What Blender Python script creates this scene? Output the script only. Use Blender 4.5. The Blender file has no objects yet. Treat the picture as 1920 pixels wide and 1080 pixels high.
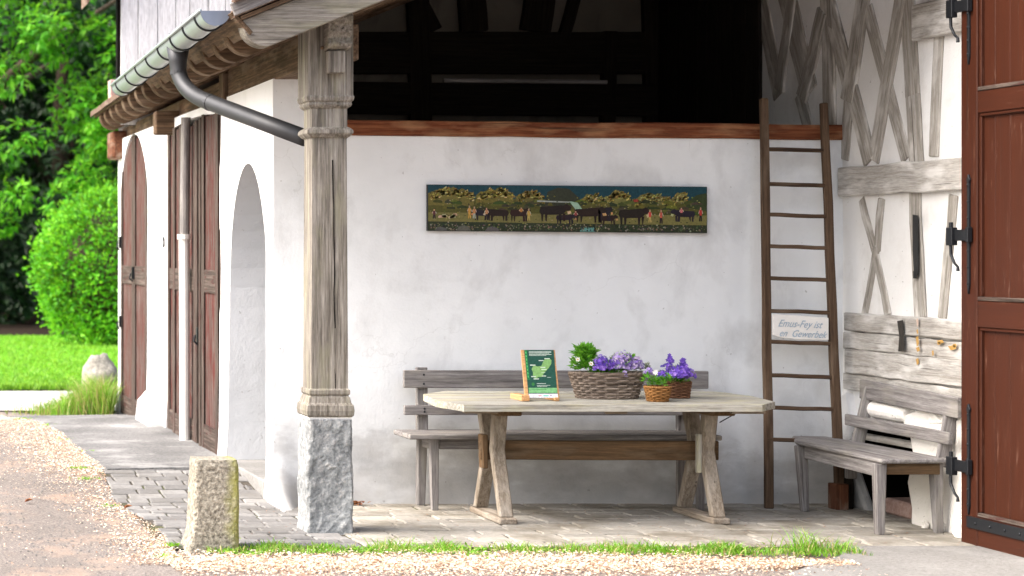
import bpy, math, random
from mathutils import Vector, Matrix, noise
random.seed(7)
R = random.random
def U(a, b): return a + (b - a) * R()
scene = bpy.context.scene
# ------------------------------------------------------------ camera
FP, PX, PY, CH = 4000.0, -300.0, 470.0, 1.667     # focal length in px, principal point, eye height
cd = bpy.data.cameras.new('camera'); cam = bpy.data.objects.new('camera', cd)
scene.collection.objects.link(cam); scene.camera = cam
cam.location = (0, 0, CH); cam.rotation_euler = (math.radians(90), 0, 0)
cd.sensor_width = 36; cd.lens = FP / 1920 * 36
cd.shift_x = (960 - PX) / 1920; cd.shift_y = -(540 - PY) / 1920
cd.clip_end = 2000
cd.dof.use_dof = True; cd.dof.focus_distance = 13.3; cd.dof.aperture_fstop = 2.8
# ------------------------------------------------------------ light
EL, AZ = math.radians(45), math.radians(264)
w = bpy.data.worlds.new('World'); scene.world = w; w.use_nodes = True
nt = w.node_tree; nt.nodes.clear()
sky = nt.nodes.new('ShaderNodeTexSky'); sky.sky_type = 'NISHITA'; sky.sun_disc = False
sky.sun_elevation = EL; sky.sun_rotation = AZ; sky.dust_density = 6; sky.air_density = 1.0; sky.ozone_density = 1
hs = nt.nodes.new('ShaderNodeHueSaturation'); hs.inputs['Saturation'].default_value = 0.78
bg = nt.nodes.new('ShaderNodeBackground'); bg.inputs['Strength'].default_value = 0.15
wo = nt.nodes.new('ShaderNodeOutputWorld')
nt.links.new(sky.outputs[0], hs.inputs['Color']); nt.links.new(hs.outputs[0], bg.inputs[0]); nt.links.new(bg.outputs[0], wo.inputs[0])
sl = bpy.data.lights.new('sun', 'SUN'); so = bpy.data.objects.new('sun', sl); scene.collection.objects.link(so)
sl.energy = 1.2; sl.angle = math.radians(50); sl.color = (1.0, 0.985, 0.965)
sd = Vector((math.sin(AZ) * math.cos(EL), math.cos(AZ) * math.cos(EL), math.sin(EL)))
so.rotation_euler = sd.to_track_quat('Z', 'Y').to_euler(); so.location = sd * 30
scene.view_settings.view_transform = 'Standard'; scene.view_settings.look = 'None'
scene.view_settings.exposure = 1.76; scene.view_settings.gamma = 1
scene.cycles.use_denoising = True
scene.cycles.max_bounces = 8
# ------------------------------------------------------------ materials
def srgb(h):
    c = [int(h[i:i+2], 16) / 255 for i in (0, 2, 4)]
    return tuple((x / 12.92 if x <= .04045 else ((x + .055) / 1.055) ** 2.4) for x in c) + (1,)
class NM:
    def __init__(s, name, rough=.8, spec=.3):
        s.m = bpy.data.materials.new(name); s.m.use_nodes = True; s.t = s.m.node_tree
        s.b = s.t.nodes['Principled BSDF']; s.b.inputs['Roughness'].default_value = rough
        s.b.inputs['Specular IOR Level'].default_value = spec; s.out = s.t.nodes['Material Output']
    def n(s, ty, **k):
        o = s.t.nodes.new(ty)
        for a, b in k.items(): setattr(o, a, b)
        return o
    def l(s, a, b): s.t.links.new(a, b)
    def gc(s): return s.n('ShaderNodeAttribute', attribute_name='gc').outputs['Vector']
    def pos(s): return s.n('ShaderNodeNewGeometry').outputs['Position']
    def mp(s, v, sc=(1, 1, 1), lo=(0, 0, 0)):
        o = s.n('ShaderNodeMapping'); o.inputs['Scale'].default_value = sc; o.inputs['Location'].default_value = lo
        s.l(v, o.inputs[0]); return o.outputs[0]
    def noise(s, v, sc=5, det=4, ro=.55, dist=0):
        o = s.n('ShaderNodeTexNoise'); o.inputs['Scale'].default_value = sc; o.inputs['Detail'].default_value = det
        o.inputs['Roughness'].default_value = ro; o.inputs['Distortion'].default_value = dist
        s.l(v, o.inputs['Vector']); return o.outputs['Fac']
    def ramp(s, f, stops):
        o = s.n('ShaderNodeValToRGB'); e = o.color_ramp.elements
        while len(e) < len(stops): e.new(.5)
        for i, (p, c) in enumerate(stops):
            e[i].position = p; e[i].color = c if not isinstance(c, (int, float)) else (c, c, c, 1)
        s.l(f, o.inputs[0]); return o.outputs[0]
    def mix(s, f, a, b, mode='MIX'):
        o = s.n('ShaderNodeMix', data_type='RGBA', blend_type=mode)
        for v, i in ((f, 0), (a, 6), (b, 7)):
            if isinstance(v, (int, float, tuple)): o.inputs[i].default_value = v
            else: s.l(v, o.inputs[i])
        return o.outputs[2]
    def math(s, op, a, b=0.0):
        o = s.n('ShaderNodeMath', operation=op)
        for v, i in ((a, 0), (b, 1)):
            if isinstance(v, (int, float)): o.inputs[i].default_value = v
            else: s.l(v, o.inputs[i])
        return o.outputs[0]
    def sep(s, v):
        o = s.n('ShaderNodeSeparateXYZ'); s.l(v, o.inputs[0]); return o.outputs
    def col(s, c):
        if isinstance(c, tuple): s.b.inputs['Base Color'].default_value = c
        else: s.l(c, s.b.inputs['Base Color'])
    def bump(s, h, st=.3, d=.01):
        o = s.n('ShaderNodeBump'); o.inputs['Strength'].default_value = st; o.inputs['Distance'].default_value = d
        s.l(h, o.inputs['Height']); s.l(o.outputs[0], s.b.inputs['Normal'])
def wood(name, light, mid, dark, stain=None, st_amt=.5, paint=None, p_lo=.45, p_hi=.55, rough=.85, b=.5):
    m = NM(name, rough, .2); g = m.gc()
    f1 = m.noise(m.mp(g, (1.2, 34, 34)), 1.5, 6, .6, .25)
    f2 = m.noise(m.mp(g, (5, 150, 150)), 1.6, 3, .6)
    c = m.ramp(f1, [(.22, srgb(dark)), (.47, srgb(mid)), (.76, srgb(light))])
    c = m.mix(.42, c, m.ramp(f2, [(.34, .3), (.6, 1.0)]), 'MULTIPLY')
    c = m.mix(.4, c, m.ramp(m.noise(m.mp(g, (9, 60, 60)), 1.5, 5, .75), [(.36, .45), (.6, 1.0)]), 'MULTIPLY')
    blot = m.noise(m.mp(g, (1, 3, 3)), 2.2, 4)
    c = m.mix(.3, c, m.ramp(blot, [(.33, .5), (.62, 1.0)]), 'MULTIPLY')
    if stain:
        sf = m.ramp(m.noise(m.mp(g, (1.2, 4, 4), (7, 3, 1)), 2.6, 5), [(.5, 0.0), (.66, st_amt)])
        c = m.mix(sf, c, srgb(stain))
    if paint:
        pf = m.ramp(m.noise(m.mp(g, (1.3, 9, 9), (1, 9, 4)), 3.0, 6, .7), [(p_lo, 1.0), (p_hi, 0.0)])
        pc = m.mix(m.noise(m.mp(g, (.8, 14, 14)), 3, 5), srgb(paint[0]), srgb(paint[1]))
        c = m.mix(pf, c, pc)
    # fine drying cracks along the grain
    ck = m.ramp(m.noise(m.mp(g, (.7, 34, 34), (3, 3, 8)), 1.3, 2, .5), [(.27, 1.0), (.30, 0.0)])
    c = m.mix(m.math('MULTIPLY', ck, .6), c, (.02, .015, .012, 1))
    m.col(c)
    h = m.math('SUBTRACT', m.math('ADD', m.math('MULTIPLY', f1, .5), f2), ck)
    m.bump(h, b, .004); return m.m
def plaster(name, a, bcol, dirt, dirt_amt=.35, base=True, bs=.35, dt=(.55, .75)):
    m = NM(name, .92, .15); p = m.pos()
    f = m.noise(p, .9, 5, .6); f2 = m.noise(m.mp(p, (1, 1, .6), (5, 2, 9)), 2.6, 6, .6, .3)
    c = m.mix(m.ramp(f, [(.35, 0.0), (.65, 1.0)]), srgb(a), srgb(bcol))
    c = m.mix(m.math('MULTIPLY', m.ramp(f2, [(dt[0], 0.0), (dt[1], 1.0)]), dirt_amt), c, srgb(dirt))
    if base:      # damp, patchy stains rising from the floor
        z = m.sep(p)[2]
        zz = m.math('ADD', z, m.math('MULTIPLY', m.math('SUBTRACT', m.noise(m.mp(p, (1.6, 1.6, 3), (4, 4, 4)), 1.5, 6, .6), .5), 1.1))
        d = m.ramp(zz, [(.10, .85), (.30, .55), (.42, .2), (.95, 0.0)])
        c = m.mix(m.ramp(m.noise(m.mp(p, (1, 1, 1), (2, 7, 1)), 4.5, 7, .68), [(.56, 0.0), (.75, .2)]), c, srgb(dirt))
        c = m.mix(d, c, m.mix(m.noise(p, 9, 5), srgb('8e8e90'), srgb('b5b2ad')))
    vo = m.n('ShaderNodeTexVoronoi', feature='DISTANCE_TO_EDGE'); vo.inputs['Scale'].default_value = 1.5
    wv = m.n('ShaderNodeVectorMath', operation='ADD'); no = m.n('ShaderNodeTexNoise'); no.inputs['Scale'].default_value = 4; no.inputs['Detail'].default_value = 6
    m.l(p, no.inputs['Vector']); m.l(p, wv.inputs[0]); vm = m.n('ShaderNodeVectorMath', operation='SCALE'); vm.inputs['Scale'].default_value = .45; m.l(no.outputs['Color'], vm.inputs[0]); m.l(vm.outputs[0], wv.inputs[1]); m.l(wv.outputs[0], vo.inputs['Vector'])
    ck = m.math('MULTIPLY', m.ramp(vo.outputs['Distance'], [(0.0, 1.0), (.006, 0.0)]), m.ramp(m.noise(m.mp(p, lo=(1, 5, 2)), 1.3, 3), [(.52, 0.0), (.6, 1.0)]))
    c = m.mix(m.math('MULTIPLY', ck, .16), c, srgb('77726a'))
    sp = m.ramp(m.noise(m.mp(p, lo=(9, 9, 9)), 26, 2), [(.255, 1.0), (.27, 0.0)])
    c = m.mix(m.math('MULTIPLY', sp, .4), c, srgb('6b665e'))
    m.col(c)
    m.bump(m.math('ADD', m.math('MULTIPLY', m.noise(p, 5, 5), 1.0), m.math('ADD', m.math('MULTIPLY', m.noise(p, 60, 4), .25), m.math('MULTIPLY', m.noise(m.mp(p, (1, 1, 1.6)), 5, 3, .5, .4), .5))), bs, .02)
    return m.m
def speckle(name, cols, sc=80, rough=.9, moss=None, bs=.4, big=.3, mossax=0, m0=0, m1=.1):
    m = NM(name, rough, .2); p = m.pos()
    f = m.noise(p, sc, 8, .72); n = len(cols)
    c = m.ramp(f, [(.32 + .36 * i / max(1, n - 1), srgb(k)) for i, k in enumerate(cols)])
    c = m.mix(big, c, m.ramp(m.noise(p, 3, 5), [(.35, .45), (.62, 1.0)]), 'MULTIPLY')
    if moss:
        ax = m.sep(m.mp(m.n('ShaderNodeTexCoord').outputs['Object']))[mossax]
        k = m.math('ADD', ax, m.math('MULTIPLY', m.math('SUBTRACT', m.noise(p, 9, 5), .5), .16))
        k = m.ramp(k, [(m0, 0.0), (m1, .75)]) if m1 > m0 else m.ramp(k, [(m1, .75), (m0, 0.0)])
        c = m.mix(k, c, srgb(moss))
    m.col(c); m.bump(m.math('ADD', m.noise(p, sc, 3), m.noise(p, 8, 4)), bs, .012); return m.m
def plain(name, c, rough=.6, metal=0.0, spec=.4, var=.25, sc=20):
    m = NM(name, rough, spec); m.b.inputs['Metallic'].default_value = metal
    f = m.noise(m.pos(), sc, 5)
    m.col(m.mix(var, srgb(c), m.ramp(f, [(.3, .35), (.65, 1.0)]), 'MULTIPLY')); m.bump(f, .1, .003); return m.m
def leafm(name, cols, trans=.35, rough=.5):
    m = NM(name, rough, .35); x = m.sep(m.gc())
    c = m.ramp(x[0], [(i / max(1, len(cols) - 1), srgb(k)) for i, k in enumerate(cols)])
    m.col(c); tr = m.n('ShaderNodeBsdfTranslucent'); m.l(m.mix(.35, c, (.5, .75, .05, 1)) if trans > .2 else c, tr.inputs[0])
    ms = m.n('ShaderNodeMixShader'); ms.inputs[0].default_value = trans
    m.l(m.b.outputs[0], ms.inputs[1]); m.l(tr.outputs[0], ms.inputs[2]); m.l(ms.outputs[0], m.out.inputs[0]); return m.m
def colm(name, rough=.6):
    m = NM(name, rough, .2); g = m.n('ShaderNodeAttribute', attribute_name='gc').outputs['Color']
    m.col(m.mix(.5, g, m.ramp(m.noise(m.pos(), 70, 5, .7), [(.35, .45), (.62, 1.15)]), 'MULTIPLY')); return m.m
def emptyish(name, c): return plain(name, c, .9, 0, .1)

M = {}
M['wallback'] = plaster('white lime plaster', 'eff1f2', 'e1e3e4', 'a9a8a7', .5, dt=(.52, .76), bs=.28)
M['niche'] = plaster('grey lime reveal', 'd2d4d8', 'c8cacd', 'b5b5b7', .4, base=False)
M['wallside'] = plaster('limewash outer', 'f8f8f8', 'f0f0f0', 'd8d5d1', .35)
M['wallright'] = plaster('limewash infill', 'ededec', 'dcdbd9', 'b0aaa2', .5, base=True)
M['plasterwhite'] = plaster('broken plaster', 'f0ede8', 'e0dcd4', 'a8a196', .6, base=False, bs=.9)
M['silver'] = wood('silver weathered wood', 'b2aeac', '8b8684', '514c49', '9d988d', .4)
M['post'] = wood('post oak', 'bab3a9', '857e74', '3d3730', '8f8c74', .4, b=.8)
M['tabletop'] = wood('table top wood', 'dbd8ce', 'b4b0a4', '6f695d', 'c3bb8c', .35, b=.4)
M['tableleg'] = wood('table leg wood', 'b5aa9c', '958878', '6b5f50', 'b9b2a7', .4, b=.35)
M['brown'] = wood('warm brown wood', '85694b', '69533c', '46351f', '80705c', .4)
M['eave'] = wood('eave boards', '93765c', '64503e', '33271c', 'a08f7c', .3)
M['beam'] = wood('stained beam', 'a8704a', '7b452c', '4b2517', 'b48c68', .4, b=.3)
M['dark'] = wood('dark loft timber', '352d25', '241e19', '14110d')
M['limed'] = wood('limewashed timber', 'cdc9c2', 'aea89f', '7a7267', 'dcd9d4', .7, b=.5)
M['limedsill'] = wood('limewashed sill', 'd8d5d0', 'c0bbb4', '8d867c', 'e2e0dc', .7, b=.9)
M['reddoor'] = wood('oxblood door', '94786a', '6d4838', '35190f', None, 0, ('441f0f', '31170d'), .59, .78, b=.3, rough=.55)
M['redold'] = wood('weathered red door', '8a7d76', '54453f', '1e1614', None, 0, ('5c221c', '3a1713'), .42, .54)
M['redgrey'] = wood('bleached door frame', '7c6f67', '4b4039', '1a1412', None, 0, ('4a1f1b', '321715'), .34, .46)
M['ladder'] = wood('ladder wood', '7d6753', '5c4838', '33261c', '8c7c6a', .3)
M['boards'] = wood('white painted boards', 'fcfcfc', 'f4f5f6', 'd8d7d6', None, 0, b=.2)
M['orangewood'] = wood('beam end', '8f5f45', '6c4430', '44281b', 'a89888', .5)
M['standwood'] = wood('stand beech', 'eec08d', 'e0ab76', 'c99160', b=.1)
M['brick'] = speckle('faded brick', ['a08078', 'b89a90', 'c9b0a6'], 30)
M['stone'] = speckle('post stone', ['5f6364', '888b8c', 'a3a5a5', 'cbc8c5'], 26, big=.6, bs=1.0)
M['granite'] = speckle('granite', ['46423b', '7d776b', 'a39c8d', 'cdc6b8'], 48, moss='8f8f3c', m0=.04, m1=.12, bs=.9)
M['boulder'] = speckle('boulder', ['6d6a63', '8f8b83', 'b4b0a6'], 20, moss='6f7b35', mossax=2, m0=.16, m1=.02)
M['rubble'] = speckle('pale rubble', ['c8c2b8', 'e4e0d8', 'eeebe5'], 30)
M['zinc'] = plain('zinc', 'a0a9ab', .42, .25, .5, .15, 6)
M['zincblue'] = plain('zinc end', '7f8796', .45, .5, .5, .2, 12)
M['pipe'] = plain('grey pipe', '3d3e41', .5, .4, .5, .25, 9)
M['iron'] = plain('black iron', '24262a', .5, .5, .5, .3, 60)
M['darkmetal'] = plain('bracket metal', '35383a', .5, .5)
M['tile'] = speckle('roof tiles', ['4b3f38', '6b5548', '8a8074'], 12, bs=.8)
M['whitepaint'] = plain('white pipe paint', 'e6e3de', .6, 0, .3, .15)
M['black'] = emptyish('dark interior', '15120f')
M['wick_grey'] = wood('grey wicker', 'b8a99a', '86776a', '3c332c', b=.3)
M['wick_tan'] = wood('tan wicker', 'c08f5a', '9a6c3c', '5e3c1e', b=.3)
M['wick_brown'] = wood('brown wicker', 'a27a5c', '7a5640', '47301f', b=.3)
M['soil'] = emptyish('soil', '2e241c')
M['leaf'] = leafm('tree leaves', ['0f3d05', '2c780e', '55a81c', '93d23a'], .4)
M['leafd'] = leafm('shade dark leaves', ['0d2408', '17360c', '1f4510'], .15)  # leaf green darkened to paint in the deep shade of the trees
M['leafb'] = leafm('bush leaves', ['184e08', '3f9012', '66b81f', '90d438'], .38)
M['leafp'] = leafm('plant leaves', ['2e6a1c', '4c9228', '7cb83a'], .3)
M['leafg'] = leafm('sage leaves', ['6b7a5c', '8e9a7e', 'a9a8a0'], .2)
M['grass'] = leafm('grass blades', ['3f7a16', '5c9a22', '7ab034', '98b850'], .4)
M['lawnb'] = leafm('lawn blades', ['3f7412', '5a901c', '76a82c', '98be4c'], .4)
M['dry'] = leafm('dry grass', ['6d8a3a', '9a9a5a', 'b8a878', '7c6a48'], .3)
M['purple'] = leafm('purple petals', ['4d2f9c', '6c47c0', '8b62d6', 'b08ae6'], .3)
M['lilac'] = leafm('lilac petals', ['7a5cb8', '9a80cc', 'b8a0d8', 'c8b8d0'], .3)
M['petal'] = leafm('white petals', ['e8e8e0', 'f4f4f0'], .2)
M['yellow'] = plain('flower eye', 'd8b830')
M['chips'] = leafm('blossom flakes', ['7a4c30', 'b58a6a', 'd6b99e', 'e4d2bc', 'eee2d2'], .1, .8)
M['brownleaf'] = leafm('brown leaves', ['5c3420', '86502e', 'a8744a'], .1)
M['bark'] = speckle('bark', ['2a221b', '40352b', '5a4c3e'], 14, bs=1)
M['paint'] = colm('painted scene', .5)
M['ink'] = plain('faded blue ink', '9db0c0', .8)
# ground materials
def ground_mat(name, cols, big, sc=120, patch=None):
    m = NM(name, .95, .1); p = m.pos()
    f = m.noise(p, sc, 4, .75); n = len(cols)
    c = m.ramp(f, [(.3 + .4 * i / (n - 1), srgb(k)) for i, k in enumerate(cols)])
    c = m.mix(big, c, m.ramp(m.noise(p, 1.1, 6), [(.35, .55), (.65, 1.0)]), 'MULTIPLY')
    if patch: c = m.mix(m.ramp(m.noise(m.mp(p, lo=(3, 1, 0)), 2.2, 6, .65), [(.5, 0.0), (.66, .6)]), c, srgb(patch))
    m.col(c); m.bump(f, .8, .012); return m.m
M['gravel'] = ground_mat('gravel drive', ['5b534c', '78706a', '948b84', 'ada49b'], .45, 75, 'a8917f')
M['path'] = ground_mat('pale path', ['b2ada6', 'c9c5be', 'd6d2cc'], .2, 60)
M['concrete'] = ground_mat('worn concrete', ['5e5d5c', '7b7a79', '8f8e8d'], .8, 40, 'a3a2a0')
M['joint'] = ground_mat('joint sand', ['3d3832', '5a544d', '6e675e'], .4, 90, '55602e')
M['floorconc'] = ground_mat('porch edge concrete', ['7a7875', '8c8a87', '9a9895'], .45, 50, 'a2a09c')
M['lawn'] = ground_mat('lawn soil', ['3f7a14', '5f9c1e', '78b42a'], .2, 30)
def paver_mat(name, a, b, c3, dirt, dt):
    m = NM(name, .9, .15); x = m.sep(m.gc()); p = m.pos()
    c = m.ramp(x[0], [(0, srgb(a)), (.5, srgb(b)), (1, srgb(c3))])
    c = m.mix(.45, c, m.ramp(m.noise(p, 30, 6, .7), [(.32, .5), (.62, 1.0)]), 'MULTIPLY')
    c = m.mix(m.ramp(m.noise(p, 2.3, 6, .65), [(.46, 0.0), (.62, dt)]), c, srgb(dirt))
    m.col(c); m.bump(m.noise(p, 40, 5, .65), .6, .008); return m.m
M['paver'] = paver_mat('setts', '6f6d6b', '7f7d7b', '8e8c89', '625f5a', .6)
M['flag'] = paver_mat('porch pavers', '918d85', '9f9a91', 'aba69c', '736c5f', .8)

# ------------------------------------------------------------ mesh builder
class MB:
    def __init__(s): s.v = []; s.f = []; s.g = []; s.mi = []
    def add(s, vs, fs, gs=None, mi=0):
        k = len(s.v); s.v += [tuple(a) for a in vs]
        if gs is None:
            o = (U(0, 40), U(0, 40), U(0, 40)); gs = [(a[0] + o[0], a[1] + o[1], a[2] + o[2]) for a in vs]
        s.g += gs
        for f in fs: s.f.append(tuple(i + k for i in f)); s.mi.append(mi)
        return s
    def beam(s, p0, p1, w, h, up=(0, 0, 1), n=1, jit=0.0, mi=0, w1=None, h1=None, curve=None):
        """box from p0 to p1, w across, h along up"""
        p0, p1 = Vector(p0), Vector(p1); d = (p1 - p0); L = d.length; d.normalize()
        sd_ = d.cross(Vector(up)).normalized(); u = sd_.cross(d).normalized()
        w1 = w if w1 is None else w1; h1 = h if h1 is None else h1
        o = (U(0, 40), U(0, 40), U(0, 40)); vs = []; gs = []; fs = []
        for i in range(n + 1):
            t = i / n; c = p0 + d * (L * t)
            if curve: c = c + u * curve(t)
            ww = (w + (w1 - w) * t) / 2; hh = (h + (h1 - h) * t) / 2
            js = U(-jit, jit); ju = U(-jit, jit)
            for a, b in ((-1, -1), (1, -1), (1, 1), (-1, 1)):
                vs.append(c + sd_ * (a * ww + js + U(-jit, jit) * .3) + u * (b * hh + ju + U(-jit, jit) * .3))
                gs.append((o[0] + L * t, o[1] + a * ww, o[2] + b * hh))
        fs = [(0, 1, 2, 3)[::-1] if False else (3, 2, 1, 0), tuple(n * 4 + k for k in (0, 1, 2, 3))]
        for i in range(n):
            for k in range(4):
                a = i * 4 + k; b = i * 4 + (k + 1) % 4; fs.append((a, b, b + 4, a + 4))
        return s.add(vs, fs, gs, mi)
    def box(s, x0, x1, y0, y1, z0, z1, mi=0, ax=None, jit=0):
        L = [x1 - x0, y1 - y0, z1 - z0]; ax = L.index(max(L)) if ax is None else ax
        c = [(x0 + x1) / 2, (y0 + y1) / 2, (z0 + z1) / 2]
        if ax == 0: return s.beam((x0, c[1], c[2]), (x1, c[1], c[2]), L[1], L[2], (0, 0, 1), 1, jit, mi)
        if ax == 1: return s.beam((c[0], y0, c[2]), (c[0], y1, c[2]), L[0], L[2], (0, 0, 1), 1, jit, mi)
        return s.beam((c[0], c[1], z0), (c[0], c[1], z1), L[0], L[1], (0, 1, 0), 1, jit, mi)
    def prism(s, pts, fn, t0, t1, mi=0, gl=None):
        """pts: 2D outline; fn(a,b,t)->xyz ; extruded from t0 to t1"""
        n = len(pts); vs = [fn(a, b, t0) for a, b in pts] + [fn(a, b, t1) for a, b in pts]
        fs = [tuple(range(n))[::-1], tuple(range(n, 2 * n))] + [(i, (i + 1) % n, (i + 1) % n + n, i + n) for i in range(n)]
        gs = None
        if gl:
            o = (U(0, 40), U(0, 40), U(0, 40)); gs = [tuple(o[k] + v[gl[k]] for k in range(3)) for v in vs]
        return s.add(vs, fs, gs, mi)
    def poly(s, pts, mi=0, gs=None): return s.add(pts, [tuple(range(len(pts)))], gs, mi)
    def tube(s, path, r, n=10, mi=0, caps=True):
        path = [Vector(p) for p in path]; m = len(path); vs = []; gs = []; fs = []
        o = (U(0, 40), U(0, 40), U(0, 40)); acc = 0; ref = None
        for i, p in enumerate(path):
            d = (path[min(i + 1, m - 1)] - path[max(i - 1, 0)]).normalized()
            if ref is None: ref = Vector((0, 0, 1)) if abs(d.z) < .9 else Vector((1, 0, 0))
            a = d.cross(ref).normalized(); b = a.cross(d).normalized(); ref = b
            rr = r[i] if isinstance(r, (list, tuple)) else r
            if i: acc += (p - path[i - 1]).length
            for k in range(n):
                t = 2 * math.pi * k / n
                vs.append(p + (a * math.cos(t) + b * math.sin(t)) * rr); gs.append((o[0] + acc, o[1] + rr * math.cos(t), o[2] + rr * math.sin(t)))
        for i in range(m - 1):
            for k in range(n): fs.append((i * n + k, i * n + (k + 1) % n, (i + 1) * n + (k + 1) % n, (i + 1) * n + k))
        if caps: fs += [tuple(range(n))[::-1], tuple(range((m - 1) * n, m * n))]
        return s.add(vs, fs, gs, mi)
    def rings(s, rings, mi=0, gl=(2, 0, 1)):
        """stack of rings (lists of xyz), capped"""
        n = len(rings[0]); vs = [p for r in rings for p in r]; fs = []
        for i in range(len(rings) - 1):
            for k in range(n): fs.append((i * n + k, i * n + (k + 1) % n, (i + 1) * n + (k + 1) % n, (i + 1) * n + k))
        fs += [tuple(range(n))[::-1], tuple(range((len(rings) - 1) * n, len(rings) * n))]
        o = (U(0, 40), U(0, 40), U(0, 40))
        return s.add(vs, fs, [tuple(o[k] + v[gl[k]] for k in range(3)) for v in vs], mi)
    def blob(s, c, r, amp=.2, fr=2.0, nu=24, nv=14, mi=0, flat=None):
        vs = []; fs = []; c = Vector(c)
        of = Vector((U(0, 30), U(0, 30), U(0, 30)))
        for j in range(nv + 1):
            ph = math.pi * j / nv
            for i in range(nu):
                th = 2 * math.pi * i / nu
                d = Vector((math.sin(ph) * math.cos(th), math.sin(ph) * math.sin(th), math.cos(ph)))
                k = 1 + amp * noise.fractal(d * fr + of, 1, 2, 3)
                q = Vector((d.x * r[0], d.y * r[1], d.z * r[2])) * k + c
                if flat is not None: q.z = max(q.z, flat)
                vs.append(q)
        for j in range(nv):
            for i in range(nu): fs.append((j * nu + i, (j + 1) * nu + i, (j + 1) * nu + (i + 1) % nu, j * nu + (i + 1) % nu))
        return s.add(vs, fs, None, mi)
    def leaf(s, p, d, nrm, L, W, g, mi=0, fold=.25):
        p = Vector(p); d = Vector(d).normalized(); a = d.cross(Vector(nrm))
        if a.length < 1e-4: a = d.cross(Vector((1, .3, .2)))
        a.normalize(); nn = a.cross(d)
        k = len(s.v)
        s.v += [tuple(p), tuple(p + d * L * .45 + a * W / 2 + nn * W * fold), tuple(p + d * L), tuple(p + d * L * .45 - a * W / 2 + nn * W * fold)]
        s.g += [(g, g, g)] * 4; s.f += [(k, k + 1, k + 2), (k, k + 2, k + 3)]; s.mi += [mi, mi]
    def blade(s, p, h, lean, wd, g, mi=0):
        a = U(0, 6.28); x, y, z = p; dx, dy = math.cos(a) * lean * h, math.sin(a) * lean * h
        b = U(0, 6.28); wx, wy = math.cos(b) * wd / 2, math.sin(b) * wd / 2; k = len(s.v)
        s.v += [(x - wx, y - wy, z), (x + wx, y + wy, z), (x + dx * .4 + wx * .7, y + dy * .4 + wy * .7, z + h * .6), (x + dx * .4 - wx * .7, y + dy * .4 - wy * .7, z + h * .6), (x + dx, y + dy, z + h * .95)]
        s.g += [(g, g, g)] * 5; s.f += [(k, k + 1, k + 2, k + 3), (k + 3, k + 2, k + 4)]; s.mi += [mi, mi]
    def build(s, name, mats, parent=None, bevel=0, smooth=False, seg=1, origin=None):
        me = bpy.data.meshes.new(name)
        o3 = Vector(origin) if origin is not None else Vector((0, 0, 0))
        vs = [(a[0] - o3.x, a[1] - o3.y, a[2] - o3.z) for a in s.v] if origin is not None else s.v
        me.from_pydata(vs, [], s.f)
        for k in (mats if isinstance(mats, (list, tuple)) else [mats]): me.materials.append(M[k] if isinstance(k, str) else k)
        if any(s.mi): me.polygons.foreach_set('material_index', s.mi)
        at = me.attributes.new('gc', 'FLOAT_VECTOR', 'POINT'); at.data.foreach_set('vector', [c for g in s.g for c in g])
        if smooth: me.polygons.foreach_set('use_smooth', [True] * len(me.polygons))
        me.update(); o = bpy.data.objects.new(name, me); scene.collection.objects.link(o)
        if origin is not None: o.location = o3
        if parent:
            o.parent = parent
            pl = WL.get(parent.name, Vector((0, 0, 0)))
            o.matrix_parent_inverse = Matrix.Translation(-pl)
            WL[o.name] = Vector(o.location)
        else: WL[o.name] = Vector(o.location)
        if bevel:
            b = o.modifiers.new('bevel', 'BEVEL'); b.width = bevel; b.segments = seg; b.limit_method = 'ANGLE'; b.angle_limit = .6
        return o
WL = {}
def tag(o, label=None, cat=None, group=None, kind=None):
    for k, v in (('label', label), ('category', cat), ('group', group), ('kind', kind)):
        if v: o[k] = v
    return o
def thing(name, loc, label, cat, group=None):
    o = bpy.data.objects.new(name, None); scene.collection.objects.link(o); o.location = loc
    o.empty_display_size = .1; WL[o.name] = Vector(loc); return tag(o, label, cat, group)
def pt(px, py, Y): return Vector(((px - PX) / FP * Y, Y, CH - (py - PY) / FP * Y))
def sm(a, b, t): t = max(0, min(1, (t - a) / (b - a))); return t * t * (3 - 2 * t)
def gz(x, y):
    return .10 * sm(13.9, 15.2, y) * (1 - sm(19.5, 21.6, y)) * (1 - sm(2.86, 2.95, x)) * sm(-6, 0.5, x)
WX, RX, BY = 2.854, 6.60, 14.04     # outer wall plane, right wall plane, back wall plane

# ============================================================ GROUND
def grid(xs, ys, zf): 
    vs = [(x, y, zf(x, y)) for y in ys for x in xs]; n = len(xs)
    return vs, [(j * n + i, j * n + i + 1, (j + 1) * n + i + 1, (j + 1) * n + i) for j in range(len(ys) - 1) for i in range(n - 1)]
xs = [-300, -100, -40, -15, -6, -4] + [-3 + .15 * i for i in range(70)] + [9, 12, 20, 40, 100, 300]
ys = [-200, -60, -20, 0, 4, 7, 8.5] + [9.5 + .15 * i for i in range(90)] + [24, 28, 35, 50, 80, 150, 400, 900]
def gzn(x, y):
    k = .006 * noise.noise(Vector((x * 1.7, y * 1.7, 0))) if y < 22 and x > -5 else 0
    if x > 1.8 and y > 11.2: k -= .02
    return gz(x, y) + k - .004
m = MB(); m.add(*grid(xs, ys, gzn)); g = m.build('ground', 'gravel', smooth=True); tag(g, kind='structure')
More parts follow.
